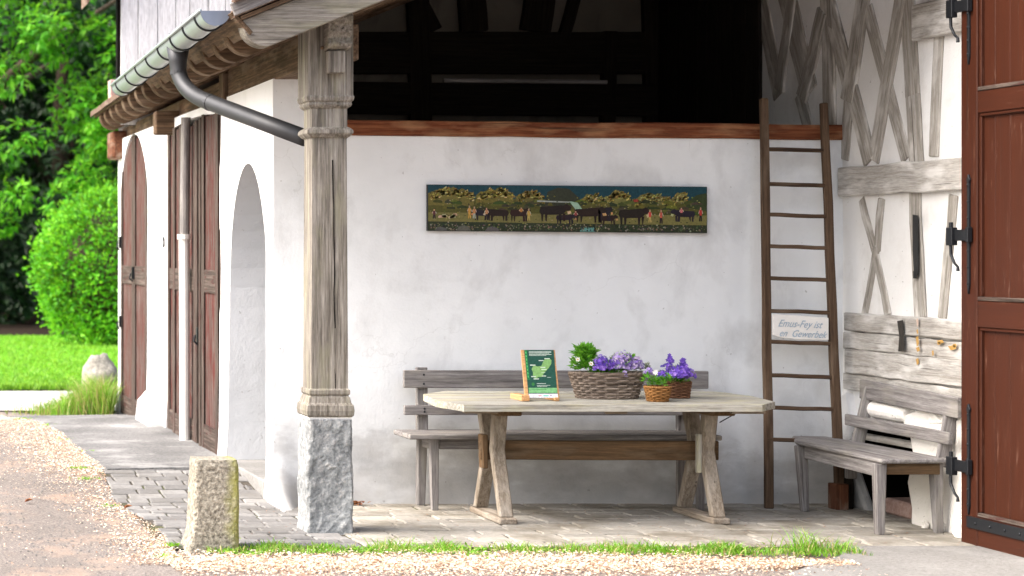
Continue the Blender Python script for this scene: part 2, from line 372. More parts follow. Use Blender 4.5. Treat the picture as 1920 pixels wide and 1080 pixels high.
# pale path and lawn
m = MB(); m.add(*grid([-40, -10, -2, 0, 1, 2, 3, 4, 6, 10, 30], [22.1, 22.6, 23.2, 24, 24.8, 25.3], lambda x, y: .012 + .01 * noise.noise(Vector((x, y, 3)))))
tag(m.build('path', 'path'), kind='structure')
m = MB(); m.add(*grid([-60, -20, -8, -4, 0, 2, 4, 6, 10, 20, 60], [25.2, 26, 28, 31, 35, 38, 40.5], lambda x, y: .03 + .03 * sm(25, 27, y)))
tag(m.build('lawn_ground', 'lawn'), kind='structure')
m = MB(); m.add(*grid([-80, -20, -5, 0, 3, 6, 10, 30, 80], [40.4, 41, 45, 55, 80, 150], lambda x, y: .05)); tag(m.build('woodland_floor', 'soil'), kind='structure')
m = MB()
for _ in range(42000):
    y = 25.15 + 15 * R() ** 1.6; x = U(.04 * y - .3, .16 * y + 1.2)
    m.blade((x, y, .03), U(.03, .09), .6, .02, R())
for _ in range(700):
    y = U(25.1, 25.4); x = U(-1, 5); m.blade((x, y, .015), U(.04, .12), .8, .015, R())
tag(m.build('lawn', 'lawnb'), 'bright green mown lawn beyond the pale path', 'lawn', kind='stuff')
# raised concrete apron along the barn doors
def slab_edge(y): return 1.90 + .03 * noise.noise(Vector((0, y * 2, 5))) - (.25 * sm(18.5, 21, y))
m = MB(); n = 40; vs = []; fs = []
for i in range(n + 1):
    y = 15.22 + (21.3 - 15.22) * i / n; e = slab_edge(y)
    for x, dz in ((e - .02, -.05), (e, .012), (2.3, .02), (2.86, .028)): vs.append((x, y - (.0 if dz > 0 else 0), gz(min(x, 2.8), y) + dz))
for i in range(n):
    for k in range(3): a = i * 4 + k; fs.append((a, a + 1, a + 5, a + 4))
vs += [(slab_edge(15.22), 15.215, .0), (2.3, 15.215, .0), (2.86, 15.215, .0)]
fs += [(len(vs) - 3, len(vs) - 2, 2, 1), (len(vs) - 2, len(vs) - 1, 3, 2)]
m.add(vs, fs); tag(m.build('pavement_slab', 'concrete'), kind='structure')
# setts left of the post, flags in the porch
def setts(x0, x1, y0, y1, lx, ly, gap, zf, hh, along='x', skew=0, edge=None):
    m = MB(); row = 0; y = y0
    while y < y1 - .01:
        yy = min(y + ly * U(.9, 1.12), y1); x = x0 - U(0, lx); 
        while x < x1:
            xx = x + lx * U(.75, 1.35); a, b = max(x, x0 if not edge else edge(y)), min(xx, x1)
            if b - a > .05:
                c = R(); dz = U(-.003, .004); q = gap / 2; j = lambda: U(-.004, .004)
                P = [(a + q + j(), y + q + j()), (b - q + j(), y + q + j()), (b - q + j(), yy - q + j()), (a + q + j(), yy - q + j())]
                z0 = [zf(p[0], p[1]) for p in P]; ch = .007
                cx, cy = (a + b) / 2, (y + yy) / 2
                top = [(p[0] + (ch if p[0] < cx else -ch), p[1] + (ch if p[1] < cy else -ch), z + hh + dz + U(-.0015, .0015)) for p, z in zip(P, z0)]
                mid = [(p[0], p[1], z + hh + dz - .006) for p, z in zip(P, z0)]
                bot = [(p[0], p[1], z - .02) for p, z in zip(P, z0)]
                m.add(top + mid + bot, [(0, 1, 2, 3)] + [(4 + k, 4 + (k + 1) % 4, (k + 1) % 4, k) for k in range(4)] + [(8 + k, 8 + (k + 1) % 4, 4 + (k + 1) % 4, 4 + k) for k in range(4)], [(c, c, c)] * 12)
            x = xx
        y = yy
    return m
ed = lambda y: 1.86 + .035 * math.sin(y * 2.1) + .02 * noise.noise(Vector((y * 3, 0, 0)))
m = setts(1.85, 2.95, 12.0, 15.2, .18, .13, .013, gz, .006, edge=ed)
tag(m.build('setts_paving', 'paver'), kind='structure')
zp = lambda x, y: 0.0
m = setts(2.955, 6.75, 12.02, 14.1, .27, .17, .012, zp, .006)
tag(m.build('porch_paving', 'flag'), kind='structure')
m = MB(); m.add(*grid([1.84 + .1 * i for i in range(12)], [11.95 + .12 * i for i in range(28)], lambda x, y: gz(x, y) - .004))
m.poly([(2.94, 12.0, -.003), (6.8, 12.0, -.003), (6.8, 14.2, -.003), (2.9, 14.2, -.003)])
tag(m.build('paving_bed', 'joint'), kind='structure')
# concrete at the big door
m = MB(); e = [(4.9, 11.0), (5.2, 11.35), (5.45, 11.62), (5.6, 11.9), (5.5, 12.0), (6.9, 12.0), (6.9, 7), (4.6, 7), (4.7, 10)]
m.prism(e, lambda a, b, t: (a, b, t), -.03, .006); tag(m.build('pavement', 'floorconc'), kind='structure')
# chip / blossom drift
m = MB()
def flake(x, y, s, z0=.0, hmax=.012):
    c = min(1, max(0, random.gauss(.62, .28))); a = U(0, 6.28); d = (math.cos(a), math.sin(a), U(-.25, .35))
    m.leaf((x, y, gz(x, y) + z0 + U(0, hmax)), d, (U(-.5, .5), U(-.5, .5), 1), s, s * U(.5, .9), c, fold=U(-.2, .3))
for _ in range(30000):                      # strip in front of the grass
    x = U(1.75, 5.4); w_ = 1 - sm(4.3, 5.4, x) * .75
    yc = 11.36; y = random.gauss(yc, .2 * w_) if R() < .9 else U(10.7, 12.0)
    if x > 4.3 and R() < .35: continue
    if y > 12.0: continue
    flake(x, y, U(.006, .022))
for _ in range(22000):                      # along the edge of the setts and slab
    y = U(11.3, 21.5); e = ed(y) if y < 15.3 else slab_edge(y)
    dns = .4 + .6 * sm(14.3, 15.5, y) + (.5 if y < 12.4 else 0)
    if R() > dns: continue
    off = abs(random.gauss(0, .17 + .05 * max(0, y - 14))); x = e - off
    flake(x, y, U(.006, .02))
for _ in range(9000):
    y = 10.5 + 9 * R() ** 1.5; x = U(-.5, 2.0 if y > 12 else 5.3)
    if noise.noise(Vector((x * .8, y * .5, 2))) < -.05 + .35 * R(): continue
    flake(x, y, U(.006, .018), hmax=.004)
tag(m.build('blossom_litter', 'chips'), 'drift of pale cream and pinkish fallen flakes on the ground before the porch', 'litter', kind='stuff')
# small stones in gravel
m = MB()
for _ in range(5000):
    y = 10.5 + 10 * R() ** 1.6; x = U(-.8, 1.85 if y > 11.8 else 6.2); s = U(.003, .009); c = U(.0, .6)
    z = gz(x, y)
    P = [(x + s * U(.6, 1.3) * math.cos(t), y + s * U(.6, 1.3) * math.sin(t), z) for t in (0, 1.3, 2.6, 3.8, 5.1)]
    m.add(P + [(x, y, z + s * .8)], [(k, (k + 1) % 5, 5) for k in range(5)], [(c, c, c)] * 6)
tag(m.build('gravel_stones', 'paver'), 'loose small grey gravel stones on the drive', 'gravel', kind='stuff')
# grass strip
m = MB()
def hdens(x): return max(0, .42 + .9 * noise.fractal(Vector((x * 2.6, 1, 0)), .8, 2, 3))
for _ in range(8500):
    x = U(2.02, 5.62); y = random.gauss(11.88 - .1 * sm(3.5, 5.6, x), .075)
    if R() > hdens(x) + .12: continue
    k = hdens(x) * (1.35 if 5.2 < x < 5.6 else 1)
    m.blade((x, y, -.005), U(.012, .055) * (.5 + k), U(.3, 1.1), U(.004, .009), R(), 0 if R() < .72 else 1)
for cx, cy, nn, hh in ((5.35, 11.86, 90, .14), (5.5, 11.8, 70, .10), (3.1, 11.95, 80, .08), (3.7, 11.9, 50, .06), (4.5, 11.9, 50, .07)):
    for _ in range(nn): m.blade((random.gauss(cx, .06), random.gauss(cy, .04), -.005), U(.4, 1.1) * hh, U(.3, 1.1), .006, R(), 0 if R() < .7 else 1)
for _ in range(900):                       # broad weed leaves
    x = U(2.1, 5.5); y = random.gauss(11.83, .09)
    if noise.noise(Vector((x * 5, 7, 0))) < .05: continue
    a = U(0, 6.28); m.leaf((x, y, .0), (math.cos(a), math.sin(a), U(.2, 1)), (0, 0, 1), U(.02, .05), U(.012, .025), R())
tag(m.build('grass_strip', ['grass', 'dry']), 'thin strip of green grass and weeds along the porch edge', 'grass', kind='stuff')
# moss tufts on the drift
m = MB()
for px, py, nn in ((463, 1040, 70), (716, 1035, 40), (895, 1040, 40), (150, 905, 60), (175, 860, 40), (165, 920, 40), (320, 1024, 60), (310, 1045, 40), (50, 795, 90), (93, 808, 30), (128, 836, 30), (430, 1010, 40), (205, 950, 20)):
    Y = (CH - .05 * (py < 900)) * FP / (py - PY); X = (px - PX) / FP * Y
    for _ in range(nn):
        a = U(0, 6.28); m.leaf((random.gauss(X, .03 + .004 * max(0, Y - 12)), random.gauss(Y, .03), gz(X, Y)), (math.cos(a), math.sin(a), U(.3, 1.2)), (0, 0, 1), U(.012, .035), .012, R())
tag(m.build('moss_tufts', 'grass'), 'small yellow green moss tufts dotted along the paving edge', 'moss', kind='stuff')
# small brown leaf pile by the post
m = MB()
for _ in range(160):
    a = U(0, 6.28); m.leaf((random.gauss(3.32, .05), random.gauss(13.93, .03), .008 + U(0, .02)), (math.cos(a), math.sin(a), U(-.1, .5)), (0, 0, 1), U(.02, .045), .018, R())
tag(m.build('leaf_pile', 'brownleaf'), 'little pile of dry brown leaves at the wall foot right of the post', 'leaf pile', kind='stuff')
def one_leaf(px, py, lab):
    Y = CH * FP / (py - PY); X = (px - PX) / FP * Y; m = MB()
    for k in range(3): m.leaf((X + .004 * k, Y, .012 + .004 * k), (1, .4 - .4 * k, .25), (0, 0, 1), .05, .04, .3 + .2 * k, fold=.35)
    tag(m.build('fallen_leaf', 'brownleaf'), lab, 'leaf')
one_leaf(46, 945, 'curled brown leaf lying alone on the gravel drive')
one_leaf(232, 957, 'rust brown leaf lying at the kerb of the setts')

# ============================================================ BUILDING
B = thing('farm_building', (WX, BY, 0), 'whitewashed half-timbered farm building with an open porch, tiled eave and red wooden doors', 'farm building')
# ---- roof
def ex(y): return 2.25 + .034 * (y - 12.2)          # eave line
SL = .40
def rz(x, y): return 3.045 + SL * (x - 2.25) - .012 * max(0, y - 15)   # roof top surface
m = MB(); ysr = [12.16 + (22.0 - 12.16) * i / 30 for i in range(31)]; xr = [0] + [.25 * k for k in range(1, 30)]
vs = []; fs = []; n = len(xr)
for j, y in enumerate(ysr):
    for dx in xr:
        x = ex(y) + dx; vs.append((x, y, rz(x, y) + .012 * noise.noise(Vector((x * 2, y * 2, 0)))))
for j in range(30):
    for i in range(n - 1): a = j * n + i; fs.append((a, a + 1, a + n + 1, a + n))
k = len(vs); vs += [(v[0], v[1], v[2] - .05) for v in vs]; fs += [tuple(i + k for i in f[::-1]) for f in fs]
for j in range(30): fs += [(j * n, (j + 1) * n, (j + 1) * n + k, j * n + k)]
for i in range(n - 1): fs += [(i, i + k, i + 1 + k, i + 1), (30 * n + i, 30 * n + i + 1, 30 * n + i + 1 + k, 30 * n + i + k)]
m.add(vs, fs)
roof = m.build('roof', 'tile', B)
m = MB()                                            # boarding under the tiles
y = 12.17
while y < 21.9:
    y2 = min(21.95, y + U(.15, .2))
    p0 = (ex(y) + .04, (y + y2) / 2, rz(ex(y) + .04, y) - .066); p1 = (9.4, (y + y2) / 2, rz(9.4, y) - .066)
    m.beam(p0, p1, y2 - y - .004, .022, (0, 0, 1), 1); y = y2
m.build('soffit_boards', 'eave', roof)
m = MB(); m.beam((2.235, 12.15, 3.04), (9.4, 12.15, rz(9.4, 12.15)), .035, .075, (0, 0, 1), 8, .002)
m.build('verge_board', 'silver', roof, .004)
m = MB(); m.beam((2.235, 12.13, 3.085), (9.4, 12.13, rz(9.4, 12.15) + .045), .09, .02, (0, 0, 1), 10, .004); m.build('verge_tiles', 'tile', roof, .004)
m = MB()
for _ in range(70):
    a = U(0, 6.28); m.leaf((U(2.2, 2.4), U(12.05, 12.2), 3.09 + .15 * R() * 0 + SL * .05), (math.cos(a), math.sin(a), U(.1, 1)), (0, 0, 1), U(.015, .05), .012, R())
m.build('moss', 'dry', roof)
def rafter(y, w, mat, x1=9.3, n=''):
    m = MB(); h = .21; ztop = lambda x: rz(x, y) - .08
    x0 = ex(y) + .055; pts = [(x0, ztop(x0)), (x0 - .004, ztop(x0) - .03)]
    xb = x0 + .14; zb = ztop(xb) - h
    for k in range(1, 9):                # rounded nose
        t = math.pi / 2 * k / 8
        pts.append((xb - (xb - x0) * math.cos(t), (ztop(x0) - .03) - ((ztop(x0) - .03) - zb) * math.sin(t)))
    pts += [(x1, ztop(x1) - h), (x1, ztop(x1))]
    m.prism([(a, b) for a, b in pts], lambda a, b, t: (a, t, b), y, y + w, 0, (0, 1, 2))
    return m.build('rafter', mat, roof, .005)
for i in range(17):
    yy = 12.2 + i * .58 + (U(-.04, .04) if i else 0); rafter(yy, .15 if i == 0 else .12, 'post' if i == 0 else 'eave', 9.3)
# eave board under the gutter
m = MB()
for y0, y1 in ((12.19, 14.6), (14.605, 17.05)):
    n = 8; vs = []; 
    for i in range(n + 1):
        y = y0 + (y1 - y0) * i / n; e = ex(y) - .0; zz = rz(e, y)
        for a, b in ((-.02, -.02), (.095, -.145), (.11, -.125), (.0, -.005)): vs.append((e + a, y, zz + b + .003 * noise.noise(Vector((y * 3, a, 0)))))
    fs = [(3, 2, 1, 0), tuple(n * 4 + k for k in (0, 1, 2, 3))]
    for i in range(n):
        for k in range(4): a = i * 4 + k; b = i * 4 + (k + 1) % 4; fs.append((a, b, b + 4, a + 4))
    m.add(vs, fs, [(v[1], v[0], v[2] + y0) for v in vs])
m.build('eave_board', 'eave', roof, .002)
# ---- wall plate over the outer wall
m = MB(); m.beam((WX + .11, 12.60, 2.90), (WX + .11, 16.0, 2.90), .2, .215, (0, 0, 1), 6, .003); m.build('wall_plate', 'eave', B, .006)
m = MB(); m.beam((WX + .13, 16.0, 2.88), (WX + .13, 21.9, 2.84), .18, .16, (0, 0, 1), 6, .003); m.build('wall_plate', 'eave', B, .006)
m = MB(); m.box(WX - .03, WX + .2, 15.75, 15.9, 2.70, 2.98); m.build('plate_block', 'eave', B, .005)
m = MB(); m.box(WX - .16, WX + .1, 18.2, 18.36, 2.66, 2.86); m.build('plate_block', 'eave', B, .01)
m = MB(); m.box(WX - .10, WX + .2, 21.55, 22.0, 2.60, 2.88, ax=1); m.build('beam_end', 'orangewood', B, .02)
# ---- outer wall with arched openings
holes = [(14.24, 15.64, 1.25, 2.28, .12), (16.03, 18.56, 2.66, 2.74, .11), (19.80, 21.68, 2.15, 2.80, .05)]
def hz(y):
    for a, b, sp, ap, fl in holes:
        if a <= y <= b:
            t = (y - (a + b) / 2) / ((b - a) / 2); e_ = 2.0
            return sp + (ap - sp) * math.sqrt(max(0, 1 - abs(t) ** e_))
    return None
TOP = 2.80; TH = .34
def wx(y, z):                                       # slightly uneven, battered foot
    return WX - .035 * math.exp(-max(z, 0) / .25) - .008 * noise.noise(Vector((y * 1.3, z * 1.3, 0)))
m = MB(); cuts = [14.06]
for a, b, *_ in holes:
    N_ = 22; cuts += [a] + [(a + b) / 2 - (b - a) / 2 * math.cos(math.pi * i / N_) for i in range(1, N_)] + [b]
cuts.append(21.87)
def col(y0, y1, zlo0, zlo1):
    nz = 10; vs = []; fs = []
    for y, zl in ((y0, zlo0), (y1, zlo1)):
        for i in range(nz + 1):
            z = zl + (TOP - zl) * (i / nz) ** (1.6 if zl < .3 else 1)
            vs.append((wx(y, z), y, z))
        vs += [(WX + TH, y, TOP), (WX + TH, y, zl)]
    q = nz + 3
    for i in range(q - 1): fs.append((i, i + 1, q + i + 1, q + i)[::-1])
    fs.append((q - 1, 0, q, 2 * q - 1)[::-1]); m.add(vs, fs, [(v[0], v[1], v[2]) for v in vs])
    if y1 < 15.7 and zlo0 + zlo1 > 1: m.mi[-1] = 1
for a, b in zip(cuts[:-1], cuts[1:]):
    mid = (a + b) / 2; h = hz(mid)
    if h is None:
        nn = max(1, int((b - a) / .15))
        for i in range(nn): col(a + (b - a) * i / nn, a + (b - a) * (i + 1) / nn, -.05, -.05)
    else: col(a, b, hz(a), hz(b))
for a, b, sp, ap, fl in holes:                      # reveals
    for y, s_ in ((a, 1), (b, -1)):
        nz = 8; vs = [(wx(y, sp * i / nz), y, -.05 + (sp + .05) * i / nz) for i in range(nz + 1)] + [(WX + TH, y, sp), (WX + TH, y, -.05)]
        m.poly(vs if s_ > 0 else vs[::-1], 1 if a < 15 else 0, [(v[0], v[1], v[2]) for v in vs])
for y, s_ in ((14.06, 1), (21.87, -1)):
    vs = [(wx(y, TOP * i / 10), y, -.05 + (TOP + .05) * i / 10) for i in range(11)] + [(WX + TH, y, TOP), (WX + TH, y, -.05)]
    m.poly(vs if s_ > 0 else vs[::-1])
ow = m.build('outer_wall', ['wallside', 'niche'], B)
m = MB(); m.box(WX - .03, WX + 1.2, 14.24, 15.66, -.02, .135, ax=1); m.build('niche_step', 'floorconc', ow, .01)
# plinth bump by the far pier
m = MB(); m.rings([[(WX - o, 18.7, z), (WX - o, 19.55, z), (WX + .1, 19.6, z), (WX + .1, 18.65, z)] for z, o in ((-.02, .17), (.3, .13), (.38, .06), (.42, -.02))]); m.build('plinth', 'wallside', ow, .02, seg=2)
# ---- back wall of the porch with flared foot at its left corner
def byf(x, z):
    fl = .42 * math.exp(-max(z, 0) / .13) * math.exp(-((x - WX) / .12) ** 2) + .03 * math.exp(-z / .12)
    return BY - fl + .006 * noise.noise(Vector((x, z, 5)))
m = MB(); zl = [0, .02, .05, .1, .16, .24, .35, .5, .7, 1, 1.3, 1.6, 1.9, 2.2, 2.435]; xl = [WX + .02 * i for i in range(24)] + [WX + .48 + .1 * i for i in range(34)] 
xl = [x for x in xl if x < 6.66] + [6.68]
vs = [(x - (.0 if x > WX + .01 else .035 * math.exp(-z / .25)), byf(x, z), z) for z in zl for x in xl]; n = len(xl)
m.add(vs, [(j * n + i, j * n + i + 1, (j + 1) * n + i + 1, (j + 1) * n + i) for j in range(len(zl) - 1) for i in range(n - 1)])
zt = [2.435, 2.6, 2.795]; xt = [x for x in xl if x < 3.22]; n = len(xt)
m.add([(x, byf(x, z), z) for z in zt for x in xt], [(j * n + i, j * n + i + 1, (j + 1) * n + i + 1, (j + 1) * n + i) for j in range(2) for i in range(n - 1)])
m.add([(3.2, BY, 2.43), (3.2, BY + .25, 2.43), (3.2, BY + .25, 2.795), (3.2, BY, 2.795), (WX, BY + .25, 2.795), (WX, BY, 2.795)], [(0, 1, 2, 3), (3, 2, 4, 5)])
fs_side = [(WX - .035 * math.exp(-z / .25), byf(WX, z), z) for z in zl]   # side face of the flared foot
vs = fs_side + [(WX - .035 * math.exp(-z / .25), BY + .03, z) for z in zl]; q = len(zl)
m.add(vs, [(i, i + 1, q + i + 1, q + i) for i in range(q - 1)])
m.add([(WX, BY + .28, 0), (6.68, BY + .28, 0), (6.68, BY + .28, 2.43), (WX, BY + .28, 2.43), (3.2, BY, 2.43), (6.68, BY, 2.43)], [(0, 1, 2, 3)])
m.build('porch_wall', 'wallback', B, smooth=True)
m = MB(); m.beam((3.19, BY + .05, 2.475), (RX, BY + .05, 2.445), .15, .1, (0, 0, 1), 14, .0035); bm = m.build('wall_beam', 'beam', B, .006)
# ---- unseen beam added over the porch front to keep light out of the loft
m = MB(); m.beam((3.02, 12.68, 3.34), (RX, 12.68, 3.34), .16, .18, (0, 0, 1), 8, .003); m.build('loft_shade_beam', 'eave', B, .006)
# ---- loft behind
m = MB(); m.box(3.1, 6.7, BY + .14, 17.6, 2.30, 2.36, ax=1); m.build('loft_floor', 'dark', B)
LY = 17.2
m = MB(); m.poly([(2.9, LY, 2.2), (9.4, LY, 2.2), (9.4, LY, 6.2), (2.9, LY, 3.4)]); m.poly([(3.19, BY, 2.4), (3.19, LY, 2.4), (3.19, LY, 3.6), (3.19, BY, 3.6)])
lw = m.build('loft_wall', plaster('loft shade plaster', '77726a', '5f5a52', '2c2823', .8, base=False), B)  # plaster coloured dark to carry the shade inside the loft
def lp(px, py, Y=LY): v = pt(px, py, Y); return v
def ltim(a, b, wd):
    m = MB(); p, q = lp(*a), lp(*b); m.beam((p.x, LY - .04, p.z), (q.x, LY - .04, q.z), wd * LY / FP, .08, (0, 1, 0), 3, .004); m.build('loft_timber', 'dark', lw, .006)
ltim((650, 100), (1300, 100), 78); ltim((780, -40), (785, 240), 40); ltim((880, -40), (885, 60), 50); ltim((1015, -40), (1000, 60), 55)
ltim((650, 185), (1300, 190), 60); ltim((1230, -30), (1235, 240), 60); ltim((810, 60), (750, -60), 30); ltim((1140, 60), (1135, 240), 26); ltim((1050, 80), (1090, -60), 20)
# ---- half-timbered right wall (plane X = RX) with hole near the floor
hy0, hy1, hz1 = 12.98, 13.86, .53
m = MB(); Z1 = 6.0
def rw(y, z): return RX + .006 * noise.noise(Vector((y * 1.5, z * 1.5, 9)))
def rpatch(y0, y1, z0, z1):
    ny, nz = max(1, int((y1 - y0) / .12)), max(1, int((z1 - z0) / .15))
    yy = [y0 + (y1 - y0) * i / ny for i in range(ny + 1)]; zz = [z0 + (z1 - z0) * i / nz for i in range(nz + 1)]
    m.add([(rw(y, z), y, z) for z in zz for y in yy], [(j * (ny + 1) + i + 1, j * (ny + 1) + i, (j + 1) * (ny + 1) + i, (j + 1) * (ny + 1) + i + 1) for j in range(nz) for i in range(ny)])
rpatch(6, hy0, 0, hz1); rpatch(hy1, LY, 0, hz1); rpatch(6, LY, hz1, 4.6)
m.poly([(RX, 6, 0), (RX + 2.5, 6, 0), (RX + 2.5, 6, 5.2), (RX, 6, 4.6)])
rwall = m.build('half_timbered_wall', 'wallright', B)
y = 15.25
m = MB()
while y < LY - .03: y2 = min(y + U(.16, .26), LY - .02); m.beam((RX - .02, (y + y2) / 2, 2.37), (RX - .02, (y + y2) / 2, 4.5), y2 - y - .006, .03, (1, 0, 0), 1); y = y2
m.build('loft_shade_boards', 'dark', rwall, .003)  # dark boards added where the deep loft wall falls into shade
m = MB()
c0 = [(RX, hy0, 0), (RX, hy1, 0), (RX, hy1, hz1), (RX, hy0, hz1)]; c1 = [(x + .8, y, z) for x, y, z in c0]
m.add(c0 + c1, [(0, 1, 5, 4), (1, 2, 6, 5), (2, 3, 7, 6), (3, 0, 4, 7), (4, 5, 6, 7)]); m.build('recess', 'black', rwall)
m = MB(); m.box(RX + .02, RX + .35, 12.99, 13.5, 0, .1, ax=1, jit=.01); m.build('recess_sill', 'brick', rwall, .01)
for z in (.36, .45): m = MB(); m.box(RX - .02, RX + .06, 12.95, 13.88, z, z + .035, ax=1, jit=.008); m.build('lath', 'limed', rwall, .004)
def wp(px, py, x=RX): Y = x * FP / (px - PX); return Vector((x, Y, CH - (py - PY) / FP * Y))
def tim(a, b, wd, mat='limed', t=.016, n=4, cv=None, wd1=None):
    p, q = wp(*a), wp(*b); k = lambda px, w_: .86 * w_ * RX * FP / (px - PX) ** 2 * 1.0
    m = MB(); m.beam((RX - t / 2 + .004, p.y, p.z), (RX - t / 2 + .004, q.y, q.z), k(a[0], wd), t, (1, 0, 0), n, .004, 0, k(b[0], wd1 or wd))
    m.build('timber', mat, rwall, .006)
# widths given in px across the wall (Y direction); converted to metres
tim((1699, -60), (1713, 180), 30, wd1=30); tim((1713, 170), (1722, 330), 30); tim((1716, 355), (1728, 596), 24)
tim((1766, -40), (1752, 294), 20); tim((1790, 365), (1768, 598), 18)
tim((1551, -60), (1560, 250), 26, t=.02)
tim((1556, 10), (1634, 302), 26, t=.02); tim((1694, -10), (1641, 302), 22, t=.026); tim((1628, 15), (1700, 300), 22, t=.012)
tim((1626, -30), (1592, 190), 26, t=.024); tim((1594, 180), (1584, 300), 20)
tim((1474, -20), (1520, 175), 34); tim((1546, 20), (1506, 185), 22, t=.024); tim((1425, -20), (1462, 180), 26); tim((1490, -20), (1464, 170), 20, t=.024)
tim((1395, -30), (1392, 240), 22); tim((1500, 175), (1520, 250), 20); tim((1345, -30), (1345, 240), 20)
for a, b in (((1616, 372), (1640, 470)), ((1640, 462), (1668, 592)), ((1655, 372), (1646, 470)), ((1646, 462), (1622, 592))): tim(a, b, 13, n=3, t=.012 + .006 * R())
m = MB(); m.beam((RX - .02, BY - .02, 2.12), (RX - .02, 12.3, 2.115), .05, .19, (0, 0, 1), 10, .006); m.build('rail_beam', 'limedsill', rwall, .008)
m = MB(); m.beam((RX - .02, 13.05, 3.06), (RX - .02, 11, 3.06), .05, .22, (0, 0, 1), 8, .006); m.build('rail_beam', 'limedsill', rwall, .008)
for z0, z1, t in ((1.145, 1.262, .05), (1.03, 1.14, .044), (.87, 1.026, .05), (.76, .866, .035)):
    m = MB(); m.beam((RX - t / 2, 13.95 + U(-.03, .03), (z0 + z1) / 2), (RX - t / 2, 12.25, (z0 + z1) / 2 + U(-.01, .005)), t, z1 - z0, (0, 0, 1), 14, .005); m.build('sill_plank', 'limedsill', rwall, .007)
# scorched bolt marks, painted marks
def mark(pts, col, name='stain_mark', x=RX - .0635):
    m = MB(); vs = [wp(a, b, x) for a, b in pts]; m.add(vs, [tuple(range(len(vs)))], [col] * len(vs)); m.build(name, 'paint', rwall)
mark([(1682, 602), (1693, 600), (1695, 630), (1696, 658), (1684, 659), (1686, 630)], (.04, .035, .03))
for a, b, w_, h_ in ((1720, 605, 2, 9), (1720, 622, 2, 5), (1720, 640, 3, 11), (1721, 655, 4, 5), (1720, 678, 3, 7), (1763, 641, 7, 4), (1760, 644, 4, 3), (1785, 652, 8, 5), (1790, 648, 4, 4), (1749, 662, 2, 6)):
    mark([(a - w_, b - h_ * .6), (a + w_ * .6, b - h_), (a + w_, b + h_ * .4), (a - w_ * .3, b + h_)], (.50, .30, .09) if b > 610 else (.55, .42, .34))
mark([(1711, 402), (1721, 404), (1722, 515), (1714, 520), (1711, 470)], (.03, .03, .03), x=RX - .03)
mark([(1712, 508), (1719, 509), (1719, 522), (1712, 522)], (.02, .02, .02), x=RX - .033)
# broken plaster below the sill
m = MB()
jag = [(12.30, .05), (12.30, .62), (12.42, .70), (12.5, .67), (12.56, .72), (12.66, .66), (12.74, .70), (12.82, .64), (12.95, .62), (13.02, .56), (12.98, .42), (13.05, .25), (12.99, .10), (13.0, .0), (12.5, -.02)]
m.prism(jag, lambda a, b, t: (t + .012 * noise.noise(Vector((a * 9, b * 9, 0))), a, b), RX - .075, RX + .02); m.build('broken_plaster', 'plasterwhite', rwall, .012, seg=2)
m = MB(); m.prism([(12.6, .52), (12.7, .74), (12.78, .70), (12.85, .755), (12.95, .70), (13.1, .66), (13.14, .58), (12.9, .55)], lambda a, b, t: (t, a, b), RX - .06, RX); m.build('broken_plaster', 'plasterwhite', rwall, .01)
m = MB(); m.tube([(RX - .03, 13.10, .655), (RX - .035, 13.35, .66), (RX - .03, 13.62, .665)], [.05, .056, .052], 14); m.build('plaster_roll', 'plasterwhite', rwall, .008)
m = MB(); m.prism([(13.62, 0), (13.9, 0), (14.0, .3), (13.98, .72), (13.9, .75), (13.84, .6), (13.86, .3)], lambda a, b, t: (t, a, b), RX - .05, RX + .02); m.build('broken_plaster', 'wallright', rwall, .02, seg=2)
# ---- gable wall over the low roof
m = MB(); GY = 20.9; x = pt(226, 0, GY).x; i = 0
while x < 9.3:
    x2 = x + U(.13, .2); m.beam(((x + x2) / 2, GY + U(-.004, .004), 2.9), ((x + x2) / 2, GY, 8.2), x2 - x - .006, .03, (0, 1, 0), 1); x = x2
gb = m.build('gable_boards', 'boards', B, .004)
m = MB(); m.box(pt(226, 0, GY).x - .03, 9.4, GY + .03, GY + .12, 2.9, 8.2); m.build('gable_backing', 'black', gb)
m = MB(); m.prism([(pt(226, 0, GY).x - .35, 4.06), (pt(226, 0, GY).x - .35, 4.16), (6, 8.4), (6, 8.3)], lambda a, b, t: (a, t, b), GY - .2, GY + .3); m.build('upper_roof', 'tile', B)
m = MB(); a = pt(205, 200, 20.75); m.box(a.x, a.x + .16, 20.7, 20.86, a.z - .02, a.z + .26, ax=2, jit=.004); m.build('brick_pier', 'brick', B, .01)
# far end wall and rear so that the building is closed
m = MB(); m.poly([(WX, 21.87, 0), (9.4, 21.87, 0), (9.4, 21.87, 5.8), (WX, 21.87, 3.2)]); m.poly([(9.4, 6, 0), (9.4, 22, 0), (9.4, 22, 5.8), (9.4, 6, 5.8)])
m.build('end_wall', 'wallside', B)
# ---- carved post on a stone base
PXc, PYc = 2.885, 12.68
def sq(hw, z, c=.0, hd=None):
    hd = hd or hw; x, y = PXc, PYc
    return [(x - hw, y - hd, z), (x + hw, y - hd, z), (x + hw, y + hd, z), (x - hw, y + hd, z)]
def zy(py): return CH - (py - PY) / FP * 12.58
prof = [(782, .128), (779, .14), (770, .144), (760, .14), (755, .128), (744, .120), (742, .112), (739, .122), (731, .122), (729, .112), (262, .105), (259, .106), (256, .121), (250, .139), (244, .137), (240, .122), (238, .108), (204, .108), (200, .125), (196, .133), (192, .127), (189, .138), (182, .144), (179, .137), (26, .137)]
m = MB(); m.rings([sq(w_ * .98, zy(p)) for p, w_ in prof]); post = m.build('timber_post', 'post', B, .004, seg=2)
m = MB(); m.beam((PXc + .02, PYc - .1065, zy(300)), (PXc + .035, PYc - .1065, zy(735)), .006, .004, (0, 1, 0), 14, .003); m.build('post_crack', 'black', post)
